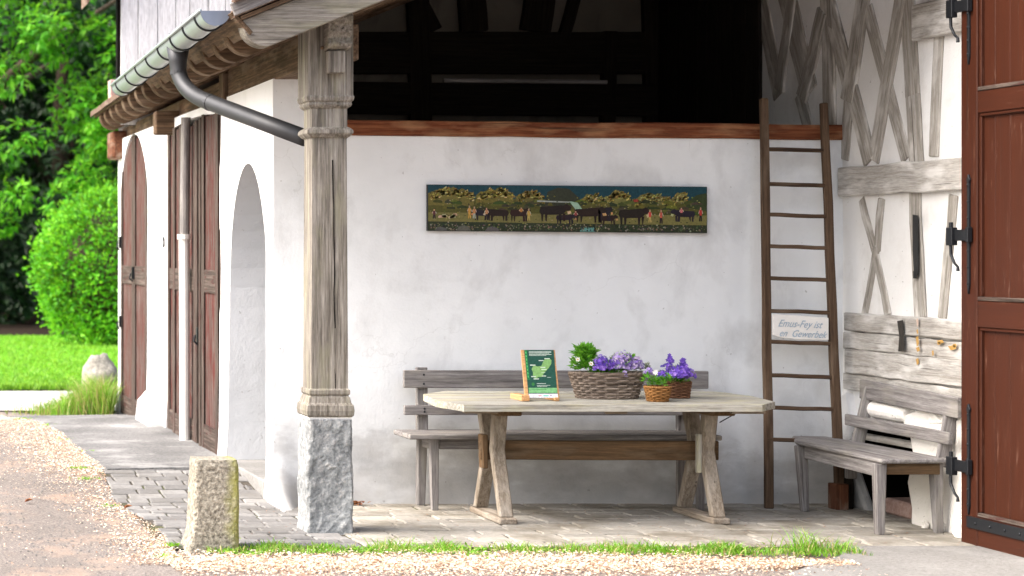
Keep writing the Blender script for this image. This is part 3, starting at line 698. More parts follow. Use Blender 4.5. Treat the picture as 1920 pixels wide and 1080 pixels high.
for dx, z in ((-.05, 2.86), (.06, 2.78)):
    m = MB(); m.tube([(PXc + dx, PYc - .13, z), (PXc + dx, PYc - .15, z)], .011, 10); m.build('peg', 'eave', post, .002)
# stone base, chipped
m = MB(); rs = []
for i in range(41):
    z = -.03 + (zy(785) + .03) * i / 40; ring = []
    hw = .139 - .008 * (i / 40)
    for k in range(64):
        t = k / 64 * 4; s_ = int(t); f = t - s_
        c = [(-1, -1), (1, -1), (1, 1), (-1, 1), (-1, -1)]; a = c[s_][0] + (c[s_ + 1][0] - c[s_][0]) * f; b = c[s_][1] + (c[s_ + 1][1] - c[s_][1]) * f
        q = 1 + .045 * noise.fractal(Vector((a * 2, b * 2, z * 6)), .8, 2, 5) + .03 * (1 if noise.noise(Vector((a * 1.5, b * 1.5, z * 5 + 3))) > .12 else 0) - (.05 if abs(a) > .99 and abs(b) > .99 else 0)
        ring.append((PXc + a * hw * q, PYc + b * hw * q, z))
    rs.append(ring)
m.rings(rs); m.build('stone_base', 'stone', post, .004)
m = MB(); m.rings([[(PXc + a * .125, PYc + b * .125, z) for a, b in ((-1, -1), (1, -1), (1, 1), (-1, 1))] for z in (zy(786), zy(781))]); m.build('mortar_bed', 'plasterwhite', post)
# corbel on the front of the post
def ccx(px): return (px - PX) / FP * 12.42
m = MB(); yb = PYc - .134
def cz(py): return CH - (py - PY) / FP * 12.45
X0, X1 = 2.845, 2.985
cp = [(yb, cz(28)), (yb - .13, cz(30)), (yb - .135, cz(42)), (yb - .115, cz(46)), (yb - .12, cz(60)), (yb - .10, cz(70)), (yb - .12, cz(82)), (yb - .105, cz(88)), (yb - .08, cz(91)), (yb, cz(93))]
m.prism(cp, lambda a, b, t: (t, a, b), X0, X1, 0, (1, 0, 2)); m.build('corbel', 'post', post, .005)
m = MB(); m.box(X0 + .01, X1 - .03, yb - .075, yb, cz(136), cz(94), ax=2); m.build('corbel', 'post', post, .005)
# ---- gutter
GR = .083
def gx(y): return 2.165 + (y - 12.3) * .03
def gzc(y): return 3.05 - .004 * (y - 12.3)
m = MB(); ny = 20; na = 12; vs = []; fs = []
for j in range(ny + 1):
    y = 12.3 + 5.3 * j / ny
    for r_ in (GR, GR - .004):
        for i in range(na + 1): t = math.pi + math.pi * i / na; vs.append((gx(y) + r_ * math.cos(t), y, gzc(y) + r_ * math.sin(t)))
q = 2 * (na + 1)
for j in range(ny):
    for i in range(na): a = j * q + i; fs += [(a, a + 1, a + 1 + q, a + q)[::-1], (a + na + 1, a + na + 2, a + na + 2 + q, a + na + 1 + q)]
m.add(vs, fs)
m.tube([(gx(y) - GR - .006, y, gzc(y) + .002) for y in (12.3, 14, 16, 17.6)], .011, 8)
gut = m.build('gutter', 'zinc', B, smooth=True)
for y in (12.296, 17.6):
    m = MB(); ring = [(gx(y) + (GR + .004) * math.cos(math.pi + math.pi * i / 16), y, gzc(y) + (GR + .004) * math.sin(math.pi + math.pi * i / 16)) for i in range(17)]
    m.add(ring + [(a, b + .006, c) for a, b, c in ring], [tuple(range(17)), tuple(range(17, 34))[::-1]] + [(i, (i + 1) % 17, (i + 1) % 17 + 17, i + 17) for i in range(17)])
    m.build('gutter_end_cap', 'zincblue', gut)
for y in (12.55, 13.1, 13.72, 14.4, 15.1, 15.8, 16.5, 17.25):
    m = MB(); m.tube([(gx(y) + (GR + .006) * math.cos(math.pi + math.pi * i / 14), y, gzc(y) + (GR + .006) * math.sin(math.pi + math.pi * i / 14)) for i in range(-1, 15)], .0065, 6)
    m.build('gutter_bracket', 'darkmetal', gut, smooth=True)
py_ = 13.98; p0 = Vector((gx(py_), py_, gzc(py_) - .04))
pe = Vector((2.80, 12.84, 2.345)); el = Vector((gx(py_) + .03, py_ - .04, 2.70))
path = [p0, p0 + Vector((0, 0, -.1)), p0 + Vector((.002, 0, -.17))]
a = path[-1]; c_ = el
for i in range(1, 9): t = i / 9; path.append((a * (1 - t) ** 2 + c_ * 2 * t * (1 - t) + (el + (pe - el) * .2) * t * t))
path += [el + (pe - el) * .3, el + (pe - el) * .6, pe]
m = MB(); m.tube(path, [.075, .058] + [.052] * (len(path) - 2), 18); dp = m.build('downpipe', 'pipe', gut, smooth=True)
m = MB(); k = path[2]; m.tube([k + Vector((0, 0, .012)), k - Vector((0, 0, .012))], .055, 18); k = path[-3] + (path[-3] - path[-2]).normalized() * .1
m.tube([k, k + (pe - k).normalized() * .025], .055, 18); m.build('pipe_collar', 'pipe', dp)
# ---- weathered doors in the outer wall
def old_door(y0, y1, z0, z1, name='door', arch=None, x=WX + .06, rails=(.0,), hinge=None, swing=0.0, base=True):
    """leaf between y0 and y1 (metres along the wall); arch(y)->top"""
    root = None; th = .045
    tp = (lambda y: z1) if arch is None else (lambda y: min(z1, arch(y)))
    def X(y): return x - swing * (y - y0) / (y1 - y0)
    fw = .11
    def brd(a, b, za, zb0, zb1, t=th, dx=0, mb=None):
        vs = [(X(a) - dx, a, za), (X(b) - dx, b, za), (X(b) - dx, b, zb1), (X(a) - dx, a, zb0)]; vs += [(v[0] + t, v[1], v[2]) for v in vs]
        o = U(0, 40); mb.add(vs, [(0, 1, 2, 3)[::-1], (4, 5, 6, 7), (0, 4, 5, 1), (1, 5, 6, 2), (2, 6, 7, 3), (3, 7, 4, 0)], [(v[2] + o, v[1] + o, v[0] + o) for v in vs])
    m = MB(); y = y0 + .01
    while y < y1 - .02:
        y2 = min(y + U(.13, .2), y1 - .01); brd(y, y2 - .006, z0 + .03, tp(y) - .02, tp(y2) - .02, .02, -.015, m); y = y2
    root = m.build(name, 'redold', B, .003)
    m = MB(); brd(y0, y0 + fw, z0, tp(y0), tp(y0 + fw), mb=m); m.build('door_stile', 'redgrey', root, .004)
    m = MB(); brd(y1 - fw, y1, z0, tp(y1 - fw), tp(y1), mb=m); m.build('door_stile', 'redgrey', root, .004)
    for zr, hh in ((z0 + .09, .18), (1.43, .17)): 
        m = MB()
        vs0 = [(y0 + fw + .002, y1 - fw - .002, zr - hh / 2, zr + hh / 2)]
        a, b, c, d = vs0[0]; vs = [(X(a) + .002, a, c), (X(b) + .002, b, c), (X(b) + .002, b, d), (X(a) + .002, a, d)]; vs += [(v[0] + th, v[1], v[2]) for v in vs]
        o = U(0, 40); m.add(vs, [(0, 1, 2, 3)[::-1], (4, 5, 6, 7), (0, 4, 5, 1), (1, 5, 6, 2), (2, 6, 7, 3), (3, 7, 4, 0)], [(v[1] + o, v[2] + o, v[0] + o) for v in vs])
        m.build('door_rail', 'redgrey', root, .004)
    return root
f2 = lambda y: (hz(max(19.805, min(21.675, y))) - .015)
d1 = old_door(16.05, 16.78, .13, 2.73, x=WX - .012)
d2 = old_door(17.12, 17.62, .12, 2.70, x=WX + .0); d3 = old_door(17.64, 18.08, .12, 2.70, x=WX - .035); d4 = old_door(18.10, 18.54, .12, 2.70, x=WX - .01)
d5 = old_door(19.82, 20.72, .05, 2.9, arch=f2, x=WX - .005); d6 = old_door(20.74, 21.66, .03, 2.9, arch=f2, x=WX - .005)
m = MB(); m.tube([(WX - .05, 18.48 + .045 * math.cos(t / 12 * 6.283), 1.74 + .045 * math.sin(t / 12 * 6.283)) for t in range(13)], .006, 6, caps=False); m.build('pull_ring', 'iron', d4)
for d, y, z in ((d1, 16.9, 1.0), (d6, 21.6, 1.75), (d6, 21.6, .95), (d5, 20.66, 1.45)):
    m = MB(); m.box(WX - .03, WX + .02, y - .03, y + .02, z - .06, z + .06, ax=2); m.tube([(WX - .04, y, z), (WX - .05, y, z - .05), (WX - .02, y, z - .08)], .009, 6); m.build('hinge', 'iron', d)
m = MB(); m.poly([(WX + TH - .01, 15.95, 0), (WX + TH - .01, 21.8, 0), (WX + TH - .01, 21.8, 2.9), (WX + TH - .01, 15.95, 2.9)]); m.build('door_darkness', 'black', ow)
# white conduit pipe between the doors
m = MB(); yc = 17.36; m.tube([(WX - .05, yc, .1), (WX - .05, yc, 1.0), (WX - .055, yc, 1.78)], .042, 12); m.tube([(WX - .055, yc, 1.76), (WX - .055, yc, 1.80)], .055, 12)
m.tube([(WX - .05, yc, 1.8), (WX - .04, yc, 2.75)], .04, 12, mi=1)
m.build('rainwater_pipe', ['whitepaint', 'silver'], B, smooth=False)
for a, b, c_ in ((16.80, 16.86, -.02), (17.05, 17.10, -.005), (15.99, 16.035, 0)): m = MB(); m.box(WX + c_, WX + .12, a, b, .115, 2.71, ax=2); m.build('door_frame', 'redgrey', ow, .004)
# ---- big oxblood door at the right
DX = 6.40; m = MB()
m = MB()
y = 8.6
while y < 12.02:
    y2 = min(12.02, y + U(.12, .17)); m.beam((DX + .04, (y + y2) / 2, .03), (DX + .04, (y + y2) / 2, 3.9), y2 - y - .003, .02, (1, 0, 0), 1); y = y2
door = m.build('barn_door', 'reddoor', B, .0025)
for a, b in ((12.01, 12.18), (8.55, 8.7), (10.28, 10.42)): m = MB(); m.box(DX, DX + .06, a, b, .0, 3.95); m.build('door_stile', 'reddoor', door, .005)
for z0, z1 in ((0, .17), (1.235, 1.385), (2.44, 2.565), (3.75, 3.93)): m = MB(); m.box(DX + .003, DX + .057, 8.7, 12.008, z0, z1, ax=1); m.build('door_rail', 'reddoor', door, .005)
for z0 in (.17, 1.385, 2.565): m = MB(); m.beam((DX + .012, 10.44, z0 + .012), (DX + .012, 12.0, z0 + .012), .03, .022, (0, 0, 1)); m.build('weather_ledge', 'redgrey', door, .004)
for z0 in (1.235, 2.44, 3.75): m = MB(); m.beam((DX + .02, 10.44, z0 - .01), (DX + .02, 12.0, z0 - .01), .02, .018, (0, 0, 1)); m.build('panel_moulding', 'reddoor', door, .004)
for z0, z1 in ((.195, 1.215), (1.41, 2.42), (2.59, 3.73)): m = MB(); m.box(DX + .012, DX + .032, 11.985, 12.008, z0, z1, ax=2); m.build('panel_moulding', 'reddoor', door, .003)
def strap(z0, z1, zp, y=12.085):
    m = MB(); X_ = DX - .006
    m.prism([(y - .012, z0 + .05), (y, z0), (y + .012, z0 + .05), (y + .011, z1 - .05), (y + .018, z1 - .03), (y, z1), (y - .018, z1 - .03), (y - .011, z1 - .05)], lambda a, b, t: (t, a, b), X_ - .006, X_ + .006)
    for k in range(7): zz = z0 + .06 + (z1 - z0 - .12) * k / 6; m.blob((X_ - .007, y, zz), (.005, .008, .008), 0, 1, 8, 5)
    h = m.build('strap_hinge', 'iron', door, .002)
    m = MB(); m.box(X_ - .018, X_ + .004, y - .03, y + .15, zp - .032, zp + .032, ax=1); m.box(X_ - .035, X_, y + .12, y + .185, zp - .058, zp + .045, ax=2); m.box(X_ - .028, X_, y - .04, y - .014, zp - .04, zp + .045, ax=2)
    m.tube([(X_ - .02, y + .155, zp + .04), (X_ - .02, y + .155, zp + .075)], .012, 8)
    m.tube([(X_ - .02, y + .16, zp - .05), (X_ - .02, y + .155, zp - .11), (X_ - .02, y + .115, zp - .16), (X_ - .02, y + .08, zp - .18), (X_ - .02, y + .078, zp - .205)], [.010, .009, .008, .008, .011], 8)
    m.build('pintle', 'iron', h, .003)
strap(1.42, 2.10, 1.755); strap(2.72, 3.3, 3.06); 
strap(.17, .80, .44)
m = MB(); m.prism([(12.10, .10), (12.10, .165), (11.5, .165), (11.46, .19), (11.40, .13), (11.46, .075), (11.5, .10)], lambda a, b, t: (t, a, b), DX - .012, DX)
for y in (12.0, 11.85, 11.7, 11.55): m.blob((DX - .014, y, .132), (.006, .009, .009), 0, 1, 8, 5)
m.build('corner_strap', 'iron', door, .003)

# ============================================================ FURNITURE
# ---- trestle table
T = thing('trestle_table', (4.7, 13.2, 0), 'long weathered wooden trestle table with clipped corners, carrying the flower baskets', 'table')
def tz(y): return .742 + .03 * (y - 12.78)
out = [(3.74, 12.79), (5.52, 12.78), (5.69, 12.98), (5.70, 13.38), (5.58, 13.66), (3.87, 13.66), (3.68, 13.46), (3.65, 13.08)]
m = MB()
def clipp(y0, y1):       # plank between y0 and y1 clipped by the outline
    def xr_(y):
        v = []
        for (ax, ay), (bx, by) in zip(out, out[1:] + out[:1]):
            if (ay - y) * (by - y) <= 0 and ay != by: v.append(ax + (bx - ax) * (y - ay) / (by - ay))
        return min(v), max(v)
    ys_ = sorted({y0, y1} | {p[1] for p in out if y0 < p[1] < y1}); L = []; Rr = []
    for y in ys_: a, b = xr_(min(max(y, 12.792), 13.658)); L.append((a, y)); Rr.append((b, y))
    return L + Rr[::-1]
yb_ = [12.785, 12.96, 13.14, 13.32, 13.5, 13.66]
for a, b in zip(yb_[:-1], yb_[1:]):
    dz = U(-.0015, .0015); m.prism(clipp(a + .002, b - .002)[::-1], lambda p, q, t: (p, q, tz(q) + t + dz), -.042, 0, 0, (0, 1, 2))
m.build('tabletop', 'tabletop', T, .005)
for X_ in (4.05, 5.34):
    m = MB(); m.box(X_ - .075, X_ + .075, 12.9, 13.6, tz(13) - .082, tz(13) - .044, ax=1); m.build('cleat', 'brown', T, .006)
    for fy in ((13.10, 13.15, 12.99), (13.40, 13.30, 13.50)):
        m = MB(); mt = 'tableleg'; w_ = .082
        zt_ = tz(13) - .083
        P = [(X_, fy[0], zt_), (X_ - .004, fy[1], .44), (X_ + .006, fy[2], .045)]
        # one bent leg: outline in the YZ plane
        def side(s): return [(P[0][1] + s * .038, P[0][2]), (P[1][1] + s * .031, P[1][2]), (P[2][1] + s * .03, P[2][2])]
        l, r = side(-1), side(1)
        m.prism(l + r[::-1], lambda a, b, t: (t + .01 * (.44 - b) * (1 if b < .44 else 0), a, b), X_ - w_ / 2, X_ + w_ / 2, 0, (2, 0, 1)); m.build('leg', mt, T, .007)
    m = MB(); m.rings([[(X_ - .055, 12.92, z), (X_ + .055, 12.92, z), (X_ + .05, 13.56, z), (X_ - .05, 13.56, z)] for z in (0.006, .045)], gl=(1, 0, 2)); m.build('foot', 'tableleg', T, .008)
m = MB(); m.beam((3.965, 13.225, .432), (5.44, 13.225, .428), .045, .118, (0, 0, 1), 6, .0015); m.build('stretcher', 'brown', T, .005)
m = MB(); m.beam((3.99, 13.225, .32), (3.985, 13.225, .53), .03, .09, (0, 1, 0), 1, 0, 0, .035); m.build('wedge', 'brown', T, .004)
m = MB(); m.beam((5.285, 13.13, .30), (5.285, 13.13, .54), .03, .03, (0, 1, 0)); m.build('wedge', 'tabletop', T, .004)
for a in ((3.78, 4.0, 12.9, 12.96), (4.62, 4.75, 12.86, 12.9), (5.38, 5.58, 12.86, 12.92)): m = MB(); m.box(*a, tz(13) - .066, tz(13) - .044, ax=0); m.build('batten', 'tableleg', T, .004)
m = MB(); m.tube([(5.36, 13.0, .62), (5.50, 13.0, tz(13) - .05)], .0035, 6); m.build('brace_rod', 'iron', T)
# ---- bench by the wall
Bn = thing('garden_bench', (4.65, 13.8, 0), 'long grey slatted wooden bench standing behind the table against the plaster wall', 'bench')
m = MB(); m.beam((3.615, 13.74, .485), (5.60, 13.74, .478), .40, .032, (0, 0, 1), 6, .0015); m.build('seat', 'silver', Bn, .006)
m = MB(); m.beam((3.67, 13.90, .832), (5.655, 13.90, .826), .03, .115, (0, 0, 1), 5, .001); m.build('backrest_rail', 'silver', Bn, .005)
m = MB(); m.beam((3.67, 13.885, .630), (5.655, 13.885, .626), .03, .062, (0, 0, 1), 5, .001); m.build('backrest_rail', 'silver', Bn, .005)
for X_ in (3.80, 5.50):
    m = MB(); m.beam((X_, 13.93, .46), (X_, 13.945, .905), .07, .045, (0, 1, 0), 1); m.build('back_post', 'silver', Bn, .004)
    m = MB(); m.beam((X_ - .01, 13.93, .006), (X_, 13.93, .47), .05, .05, (0, 1, 0), 1, 0, 0, .062); m.build('leg', 'silver', Bn, .005)
    m = MB(); m.beam((X_ - .0, 13.64, .006), (X_ - .005, 13.64, .468), .042, .045, (0, 1, 0), 1, 0, 0, .058); m.build('leg', 'silver', Bn, .005)
m = MB(); m.box(3.84, 5.46, 13.66, 13.685, .395, .466, ax=0); m.build('apron', 'silver', Bn, .004); m = MB(); m.box(3.79, 3.81, 13.68, 13.9, .39, .466, ax=1); m.build('apron', 'silver', Bn, .004)
m = MB()
for X_ in (3.80, 5.50):
    for z in (.86, .80, .64, .62): m.blob((X_, 13.884 if z > .7 else 13.869, z), (.007, .004, .007), 0, 1, 8, 5)
m.build('bolt_heads', 'iron', Bn)
# ---- bench at the right wall
C2 = thing('corner_bench', (6.25, 13.0, 0), 'short grey wooden bench with two back rails standing in the corner beside the red door', 'bench')
st = [(6.05, 12.40), (6.46, 12.42), (6.47, 13.6), (6.42, 13.9), (6.23, 13.96), (6.10, 13.62)]
m = MB(); m.prism(st, lambda a, b, t: (a, b, t + .004 * noise.noise(Vector((a * 4, b * 4, 0)))), .428, .456, 0, (1, 0, 2)); m.build('seat', 'silver', C2, .008)
m = MB(); m.beam((6.075, 12.5, .385), (6.14, 13.56, .385), .022, .08, (0, 0, 1)); m.build('apron', 'silver', C2, .003)
m = MB(); m.beam((6.10, 12.46, .393), (6.42, 12.46, .393), .022, .066, (0, 0, 1)); m.build('apron', 'brown', C2, .003); 
for p, q in (((6.075, 12.47, .006), (6.07, 12.46, .425)), ((6.15, 13.60, .006), (6.125, 13.6, .425)), ((6.47, 12.57, .006), (6.42, 12.5, .425))):
    m = MB(); m.beam(p, q, .045, .045, (0, 1, 0), 1, 0, 0, .065, .06); m.build('leg', 'silver', C2, .005)
m = MB(); m.beam((6.42, 13.55, .22), (6.42, 13.55, .425), .06, .05, (0, 1, 0)); m.build('leg', 'silver', C2, .005)
for y, a, b in ((13.55, 6.455, 6.545), (12.50, 6.455, 6.525)):
    m = MB(); m.beam((a, y, .40), (b, y, .80), .075, .03, (0, 1, 0), 2, .001); m.build('back_post', 'silver', C2, .004)
m = MB(); m.beam((6.53, 13.64, .782), (6.475, 12.34, .757), .028, .122, (0, 0, 1), 4, .001); m.build('backrest_rail', 'silver', C2, .005)
m = MB(); m.beam((6.455, 13.68, .585), (6.445, 12.38, .575), .028, .072, (0, 0, 1), 4, .001); m.build('backrest_rail', 'silver', C2, .005)
m = MB(); m.box(6.38, 6.46, 13.66, 13.78, .005, .17, ax=2); m.build('wood_block', 'orangewood', None, .004); 
tag(bpy.data.objects['wood_block'], 'small brown wooden block on the floor under the corner bench', 'wood block')
m = MB(); m.box(6.46, 6.52, 13.72, 13.86, .005, .43, ax=2); o = m.build('plank_offcut', 'dark', None, .004); tag(o, 'dark upright board stored behind the corner bench', 'board')
for i, (x, y, s, lab) in enumerate(((6.505, 12.36, .055, 'largest white plaster lump at the foot of the red door'), (6.52, 12.62, .028, 'small white lump of plaster under the right end of the corner bench'), (6.50, 12.78, .022, 'pebble sized plaster crumb below the broken wall'))):
    m = MB(); m.blob((x, y, s * .8), (s * .8, s, s * 1.4), .5, 1.6, 14, 9, flat=.006); tag(m.build('plaster_lump', 'rubble'), lab, 'rubble', 'plaster rubble by the corner bench')
# ---- ladder
Ld = thing('ladder', (1.87 + 2.3, 13.8, 0), 'old wooden ladder leaning against the beam at the right end of the porch wall', 'ladder')
lt = lambda z: 13.74 + (13.90 - 13.74) * z / 2.45
def rail(pb, pt_, w0, w1):
    m = MB(); m.beam(pb, pt_, w0, .045, (0, 1, 0), 8, .003, 0, w1); m.build('side_rail', 'ladder', Ld, .008, seg=2)
XL0, XL1 = (1441 - PX) / FP * 13.75, (1432 - PX) / FP * 13.92
XR0, XR1 = (1574 - PX) / FP * 13.75, (1543 - PX) / FP * 13.92
rail((XL0, lt(0), .006), (XL1, lt(2.66), 2.66), .052, .048); rail((XR0, lt(0), .006), (XR1, lt(2.63), 2.63), .058, .045)
for py in (280, 345, 403, 462, 522, 583, 641, 703, 763, 822):
    z = CH - (py - PY) / FP * 13.85; t = z / 2.65; xa = XL0 + (XL1 - XL0) * t; xb = XR0 + (XR1 - XR0) * t
    m = MB(); m.beam((xa - .02, lt(z) - .005, z + .003), (xb + .015, lt(z) - .005, z - .012 + U(-.003, .003)), .03, .026, (0, 0, 1), 4, .002); m.build('rung', 'ladder', Ld, .006)
Sg = thing('handwritten_sign', (5.97, 13.80, 1.13), 'small white board with faded blue handwriting set between two ladder rungs', 'sign')
ys_ = lt(1.16) - .04
def sp(px, py, y=ys_): return pt(px, py, y)
pb = [sp(1449, 589), sp(1500, 592), sp(1554, 596), sp(1554, 638), sp(1500, 637), sp(1462, 633), sp(1449, 628)]
m = MB(); m.prism([(p.x, p.z) for p in pb][::-1], lambda a, b, t: (a, t, b), ys_, ys_ + .012); m.build('board', 'whitepaint', Sg, .003)
def text(body, loc, size, mat, parent, shear=.35, rot=(math.pi / 2, 0, 0), name='lettering', ext=.0006, sx=1.0):
    cu = bpy.data.curves.new(name, 'FONT'); cu.body = body; cu.size = size; cu.shear = shear; cu.extrude = ext
    to = bpy.data.objects.new('tmp', cu); scene.collection.objects.link(to); bpy.context.view_layer.update()
    me = bpy.data.meshes.new_from_object(to.evaluated_get(bpy.context.evaluated_depsgraph_get())); bpy.data.objects.remove(to)
    Mx = Matrix.Translation(loc) @ Matrix.Rotation(rot[2], 4, 'Z') @ Matrix.Rotation(rot[1], 4, 'Y') @ Matrix.Rotation(rot[0], 4, 'X') @ Matrix.Diagonal((sx, 1, 1, 1))
    me.transform(Mx); me.materials.clear(); me.materials.append(M[mat]); o = bpy.data.objects.new(name, me); scene.collection.objects.link(o)
    o.parent = parent; o.matrix_parent_inverse = Matrix.Translation(-WL.get(parent.name, Vector((0, 0, 0)))); return o
a = sp(1458, 612, ys_ - .002); text('Emus-Fey ist', a, .066, 'ink', Sg, .5, (math.pi / 2, math.radians(2.5), 0), sx=.84)
a = sp(1460, 630, ys_ - .002); text('en  Gewerbek', a, .062, 'ink', Sg, .5, (math.pi / 2, math.radians(2.5), 0), sx=.84)

# ---- painted panel on the wall
PYw = BY - .03
Pn = thing('painted_panel', ((1062 - PX) / FP * PYw, PYw, 1.96), 'long narrow folk painting of cattle driven to alpine pasture hanging on the plaster wall', 'painting')
def pp(px, py, k=0): 
    py = py + (px - 801) * .008; v = pt(px, py, PYw); return (v.x, PYw - .0075 - .0008 * k, v.z)
m = MB(); c = [(801, 346), (1325, 346), (1325, 433), (801, 433)]
m.prism([(pp(*q)[0], pp(*q)[2]) for q in c][::-1], lambda a, b, t: (a, t, b), PYw - .007, PYw + .02); m.build('panel_board', 'iron', Pn)
m = MB()
def pq(pts, col, k): vs = [pp(a, b, k) for a, b in pts]; col = tuple(x * U(.85, 1.15) for x in col); m.add(vs, [tuple(range(len(vs)))], [col] * len(vs))
pq([(802, 347), (1324, 347), (1324, 392), (802, 392)], (.010, .055, .068), 1)
pq([(802, 372), (1324, 372), (1324, 432), (802, 432)], (.10, .095, .022), 1.5)
def ridge(xs_, top, bot, col, k):
    P = []
    w_ = xs_[1] - xs_[0]
    def tt(x): u = (x - xs_[0]) / w_; return top + 13 * (1 - min(1, 2.6 * min(u, 1 - u) + .15)) + 11 * abs(noise.noise(Vector((x * .06, k * 7 + top, 0)))) + 5 * abs(noise.noise(Vector((x * .17, k, 3))))
    for x in range(xs_[0], xs_[1], 3): P.append((x, tt(x) + U(-.8, .8)))
    pq([(xs_[0], bot)] + P + [(xs_[1], bot)], col, k)
    for _ in range((xs_[1] - xs_[0]) * 2):
        x = U(xs_[0] + 2, xs_[1] - 2); y = tt(x) + U(1, 15); l = min(U(2, 6), 1323 - x); cc = random.choice([(.42, .34, .08), (.26, .2, .04), (.55, .47, .18), (.06, .055, .02), (.26, .16, .04)])
        pq([(x, y), (x + l, y - U(1, 4)), (x + l, y - U(0, 1) + 1.2), (x, y + 1.2)], cc, k + .5)
ridge((802, 888), 350, 385, (.14, .13, .035), 2); ridge((892, 962), 350, 380, (.15, .13, .03), 2); ridge((966, 1018), 355, 376, (.13, .11, .03), 2)
ridge((1086, 1138), 358, 376, (.16, .14, .04), 2); ridge((1134, 1182), 353, 384, (.17, .15, .05), 3); ridge((1184, 1262), 358, 380, (.14, .13, .05), 2); ridge((1258, 1290), 356, 378, (.16, .14, .05), 3)
pq([(1020, 384), (1026, 358), (1045, 350), (1066, 352), (1084, 368), (1092, 384)], (.035, .045, .03), 2); pq([(1288, 374), (1305, 362), (1324, 358), (1324, 392), (1285, 385)], (.04, .045, .02), 2)
for _ in range(90): 
    x = U(806, 1310); y = U(374, 398); l = min(U(8, 26), 1321 - x); pq([(x, y), (x + l * .5, y - U(2, 5)), (x + l, y), (x + l, y + U(2, 5)), (x, y + 3)], random.choice([(.05, .07, .015), (.09, .1, .02), (.03, .04, .015), (.12, .13, .02), (.06, .05, .03)]), 3 + R())
pq([(802, 398), (1324, 400), (1324, 418), (802, 416)], (.16, .14, .06), 4); pq([(802, 415), (1324, 419), (1324, 432), (802, 432)], (.025, .04, .02), 4.5)
pq([(1006, 374), (1066, 376), (1072, 378), (1006, 377)], (.35, .38, .3), 5); pq([(1066, 375), (1082, 378), (1092, 392), (1084, 399), (1076, 388)], (.28, .42, .38), 5); pq([(1088, 425), (1112, 424), (1115, 432), (1086, 432)], (.12, .3, .25), 5.5)
for _ in range(520):
    x = U(805, 1320); y = U(419, 430.5); s = U(.8, 2.2); cc = random.choice([(.02, .04, .02), (.1, .12, .06), (.3, .28, .2), (.06, .09, .04), (.2, .14, .1), (.03, .03, .04)])
    pq([(x - s, y), (x, y - s), (x + s, y), (x, y + s)], cc, 6)
for a, b, h_ in ((868, 14, 10), (922, 14, 8), (826, 12, 7)): pq([(a - b, 432), (a - b * .6, 432 - h_ * .8), (a, 432 - h_), (a + b * .7, 432 - h_ * .7), (a + b, 432)], (.11, .1, .085), 6.5)
def cow(x, y, w_, h_, f=1, hd=0):
    D = random.choice([(.02, .012, .01), (.028, .014, .012), (.02, .015, .022)])
    q = lambda P, k=7: pq([(x + f * a * w_, y - b * h_) for a, b in P], D, k)
    q([(-.5, .62), (-.45, .9), (-.1, .93), (.3, 1.0), (.42, .95), (.45, .6), (.3, .42), (-.2, .4), (-.45, .45)]); q([(.36, .98), (.5, 1.08), (.66, .86), (.62, .7), (.45, .66)], 7.2)
    for a in (-.44, -.3, .2, .34): q([(a, .5), (a + .1, .5), (a + .09 + U(-.06, .06), 0), (a + .02, 0)], 7.4)
    pq([(x + f * w_ * .5, y - h_ * .62), (x + f * w_ * .62, y - h_ * .66), (x + f * w_ * .66, y - h_ * .5), (x + f * w_ * .54, y - h_ * .44)], random.choice([(.55, .3, .12), (.5, .42, .25)]), 8)
for a in ((902, 412, 30, 20, -1), (932, 413, 42, 22, -1), (972, 414, 34, 24, 1), (1036, 413, 52, 30, 1), (1058, 418, 34, 18, 1), (1102, 415, 52, 28, 1), (1132, 412, 24, 26, 1), (1138, 419, 30, 18, 1), (1184, 418, 52, 30, 1), (1282, 412, 40, 22, -1)): cow(*a)
def man(x, y, h_, body, legs=(.03, .02, .02)):
    pq([(x - 2.6, y - h_ * .8), (x + 2.6, y - h_ * .8), (x + 2, y - h_ * .42), (x - 2, y - h_ * .42)], body, 9); pq([(x - 2, y - h_ * .42), (x + 2, y - h_ * .42), (x + 3, y), (x + 1, y), (x, y - h_ * .3), (x - 1, y), (x - 3, y)], legs, 9.2)
    pq([(x - 1.4, y - h_ * .82), (x + 1.4, y - h_ * .82), (x + 1.2, y - h_), (x - 1.2, y - h_)], (.45, .28, .18), 9.4)
    for s in (-1, 1): pq([(x + s * 2.6, y - h_ * .8), (x + s * 4.4, y - h_ * .6), (x + s * 3.8, y - h_ * .5), (x + s * 2.2, y - h_ * .66)], (.5, .42, .3), 9.6)
for a in ((813, 410, 18, (.1, .03, .04)), (879, 409, 24, (.5, .25, .05), (.45, .3, .06)), (888, 409, 22, (.5, .2, .08), (.4, .4, .35)), (911, 409, 20, (.45, .2, .12)), (976, 402, 14, (.5, .22, .05)), (990, 412, 22, (.55, .35, .08), (.5, .35, .1)), (1078, 408, 14, (.3, .06, .05)), (1217, 414, 24, (.55, .06, .05), (.5, .35, .1)), (1238, 416, 26, (.55, .1, .06)), (1276, 402, 16, (.5, .15, .15)), (1312, 411, 26, (.5, .04, .04))): man(*a)
for _ in range(9): x = U(822, 858); y = U(402, 408); pq([(x - 4, y), (x - 2, y - 3), (x + 4, y - 3), (x + 5, y + 1), (x - 3, y + 2)], (.5, .42, .25), 9)
for _ in range(420):
    x = U(804, 1316); y = U(366, 428); l = U(1, 5); pq([(x, y), (x + l * .5, y - U(.6, 2)), (x + l, y), (x + l * .5, y + U(.4, 1.4))], random.choice([(.22, .2, .05), (.34, .3, .1), (.03, .035, .012), (.14, .16, .03), (.06, .04, .02), (.28, .24, .16)]), 5.8)
pq([(1186, 372), (1194, 370), (1196, 375), (1187, 376)], (.35, .06, .03), 8)
m.build('painted_picture', 'paint', Pn)

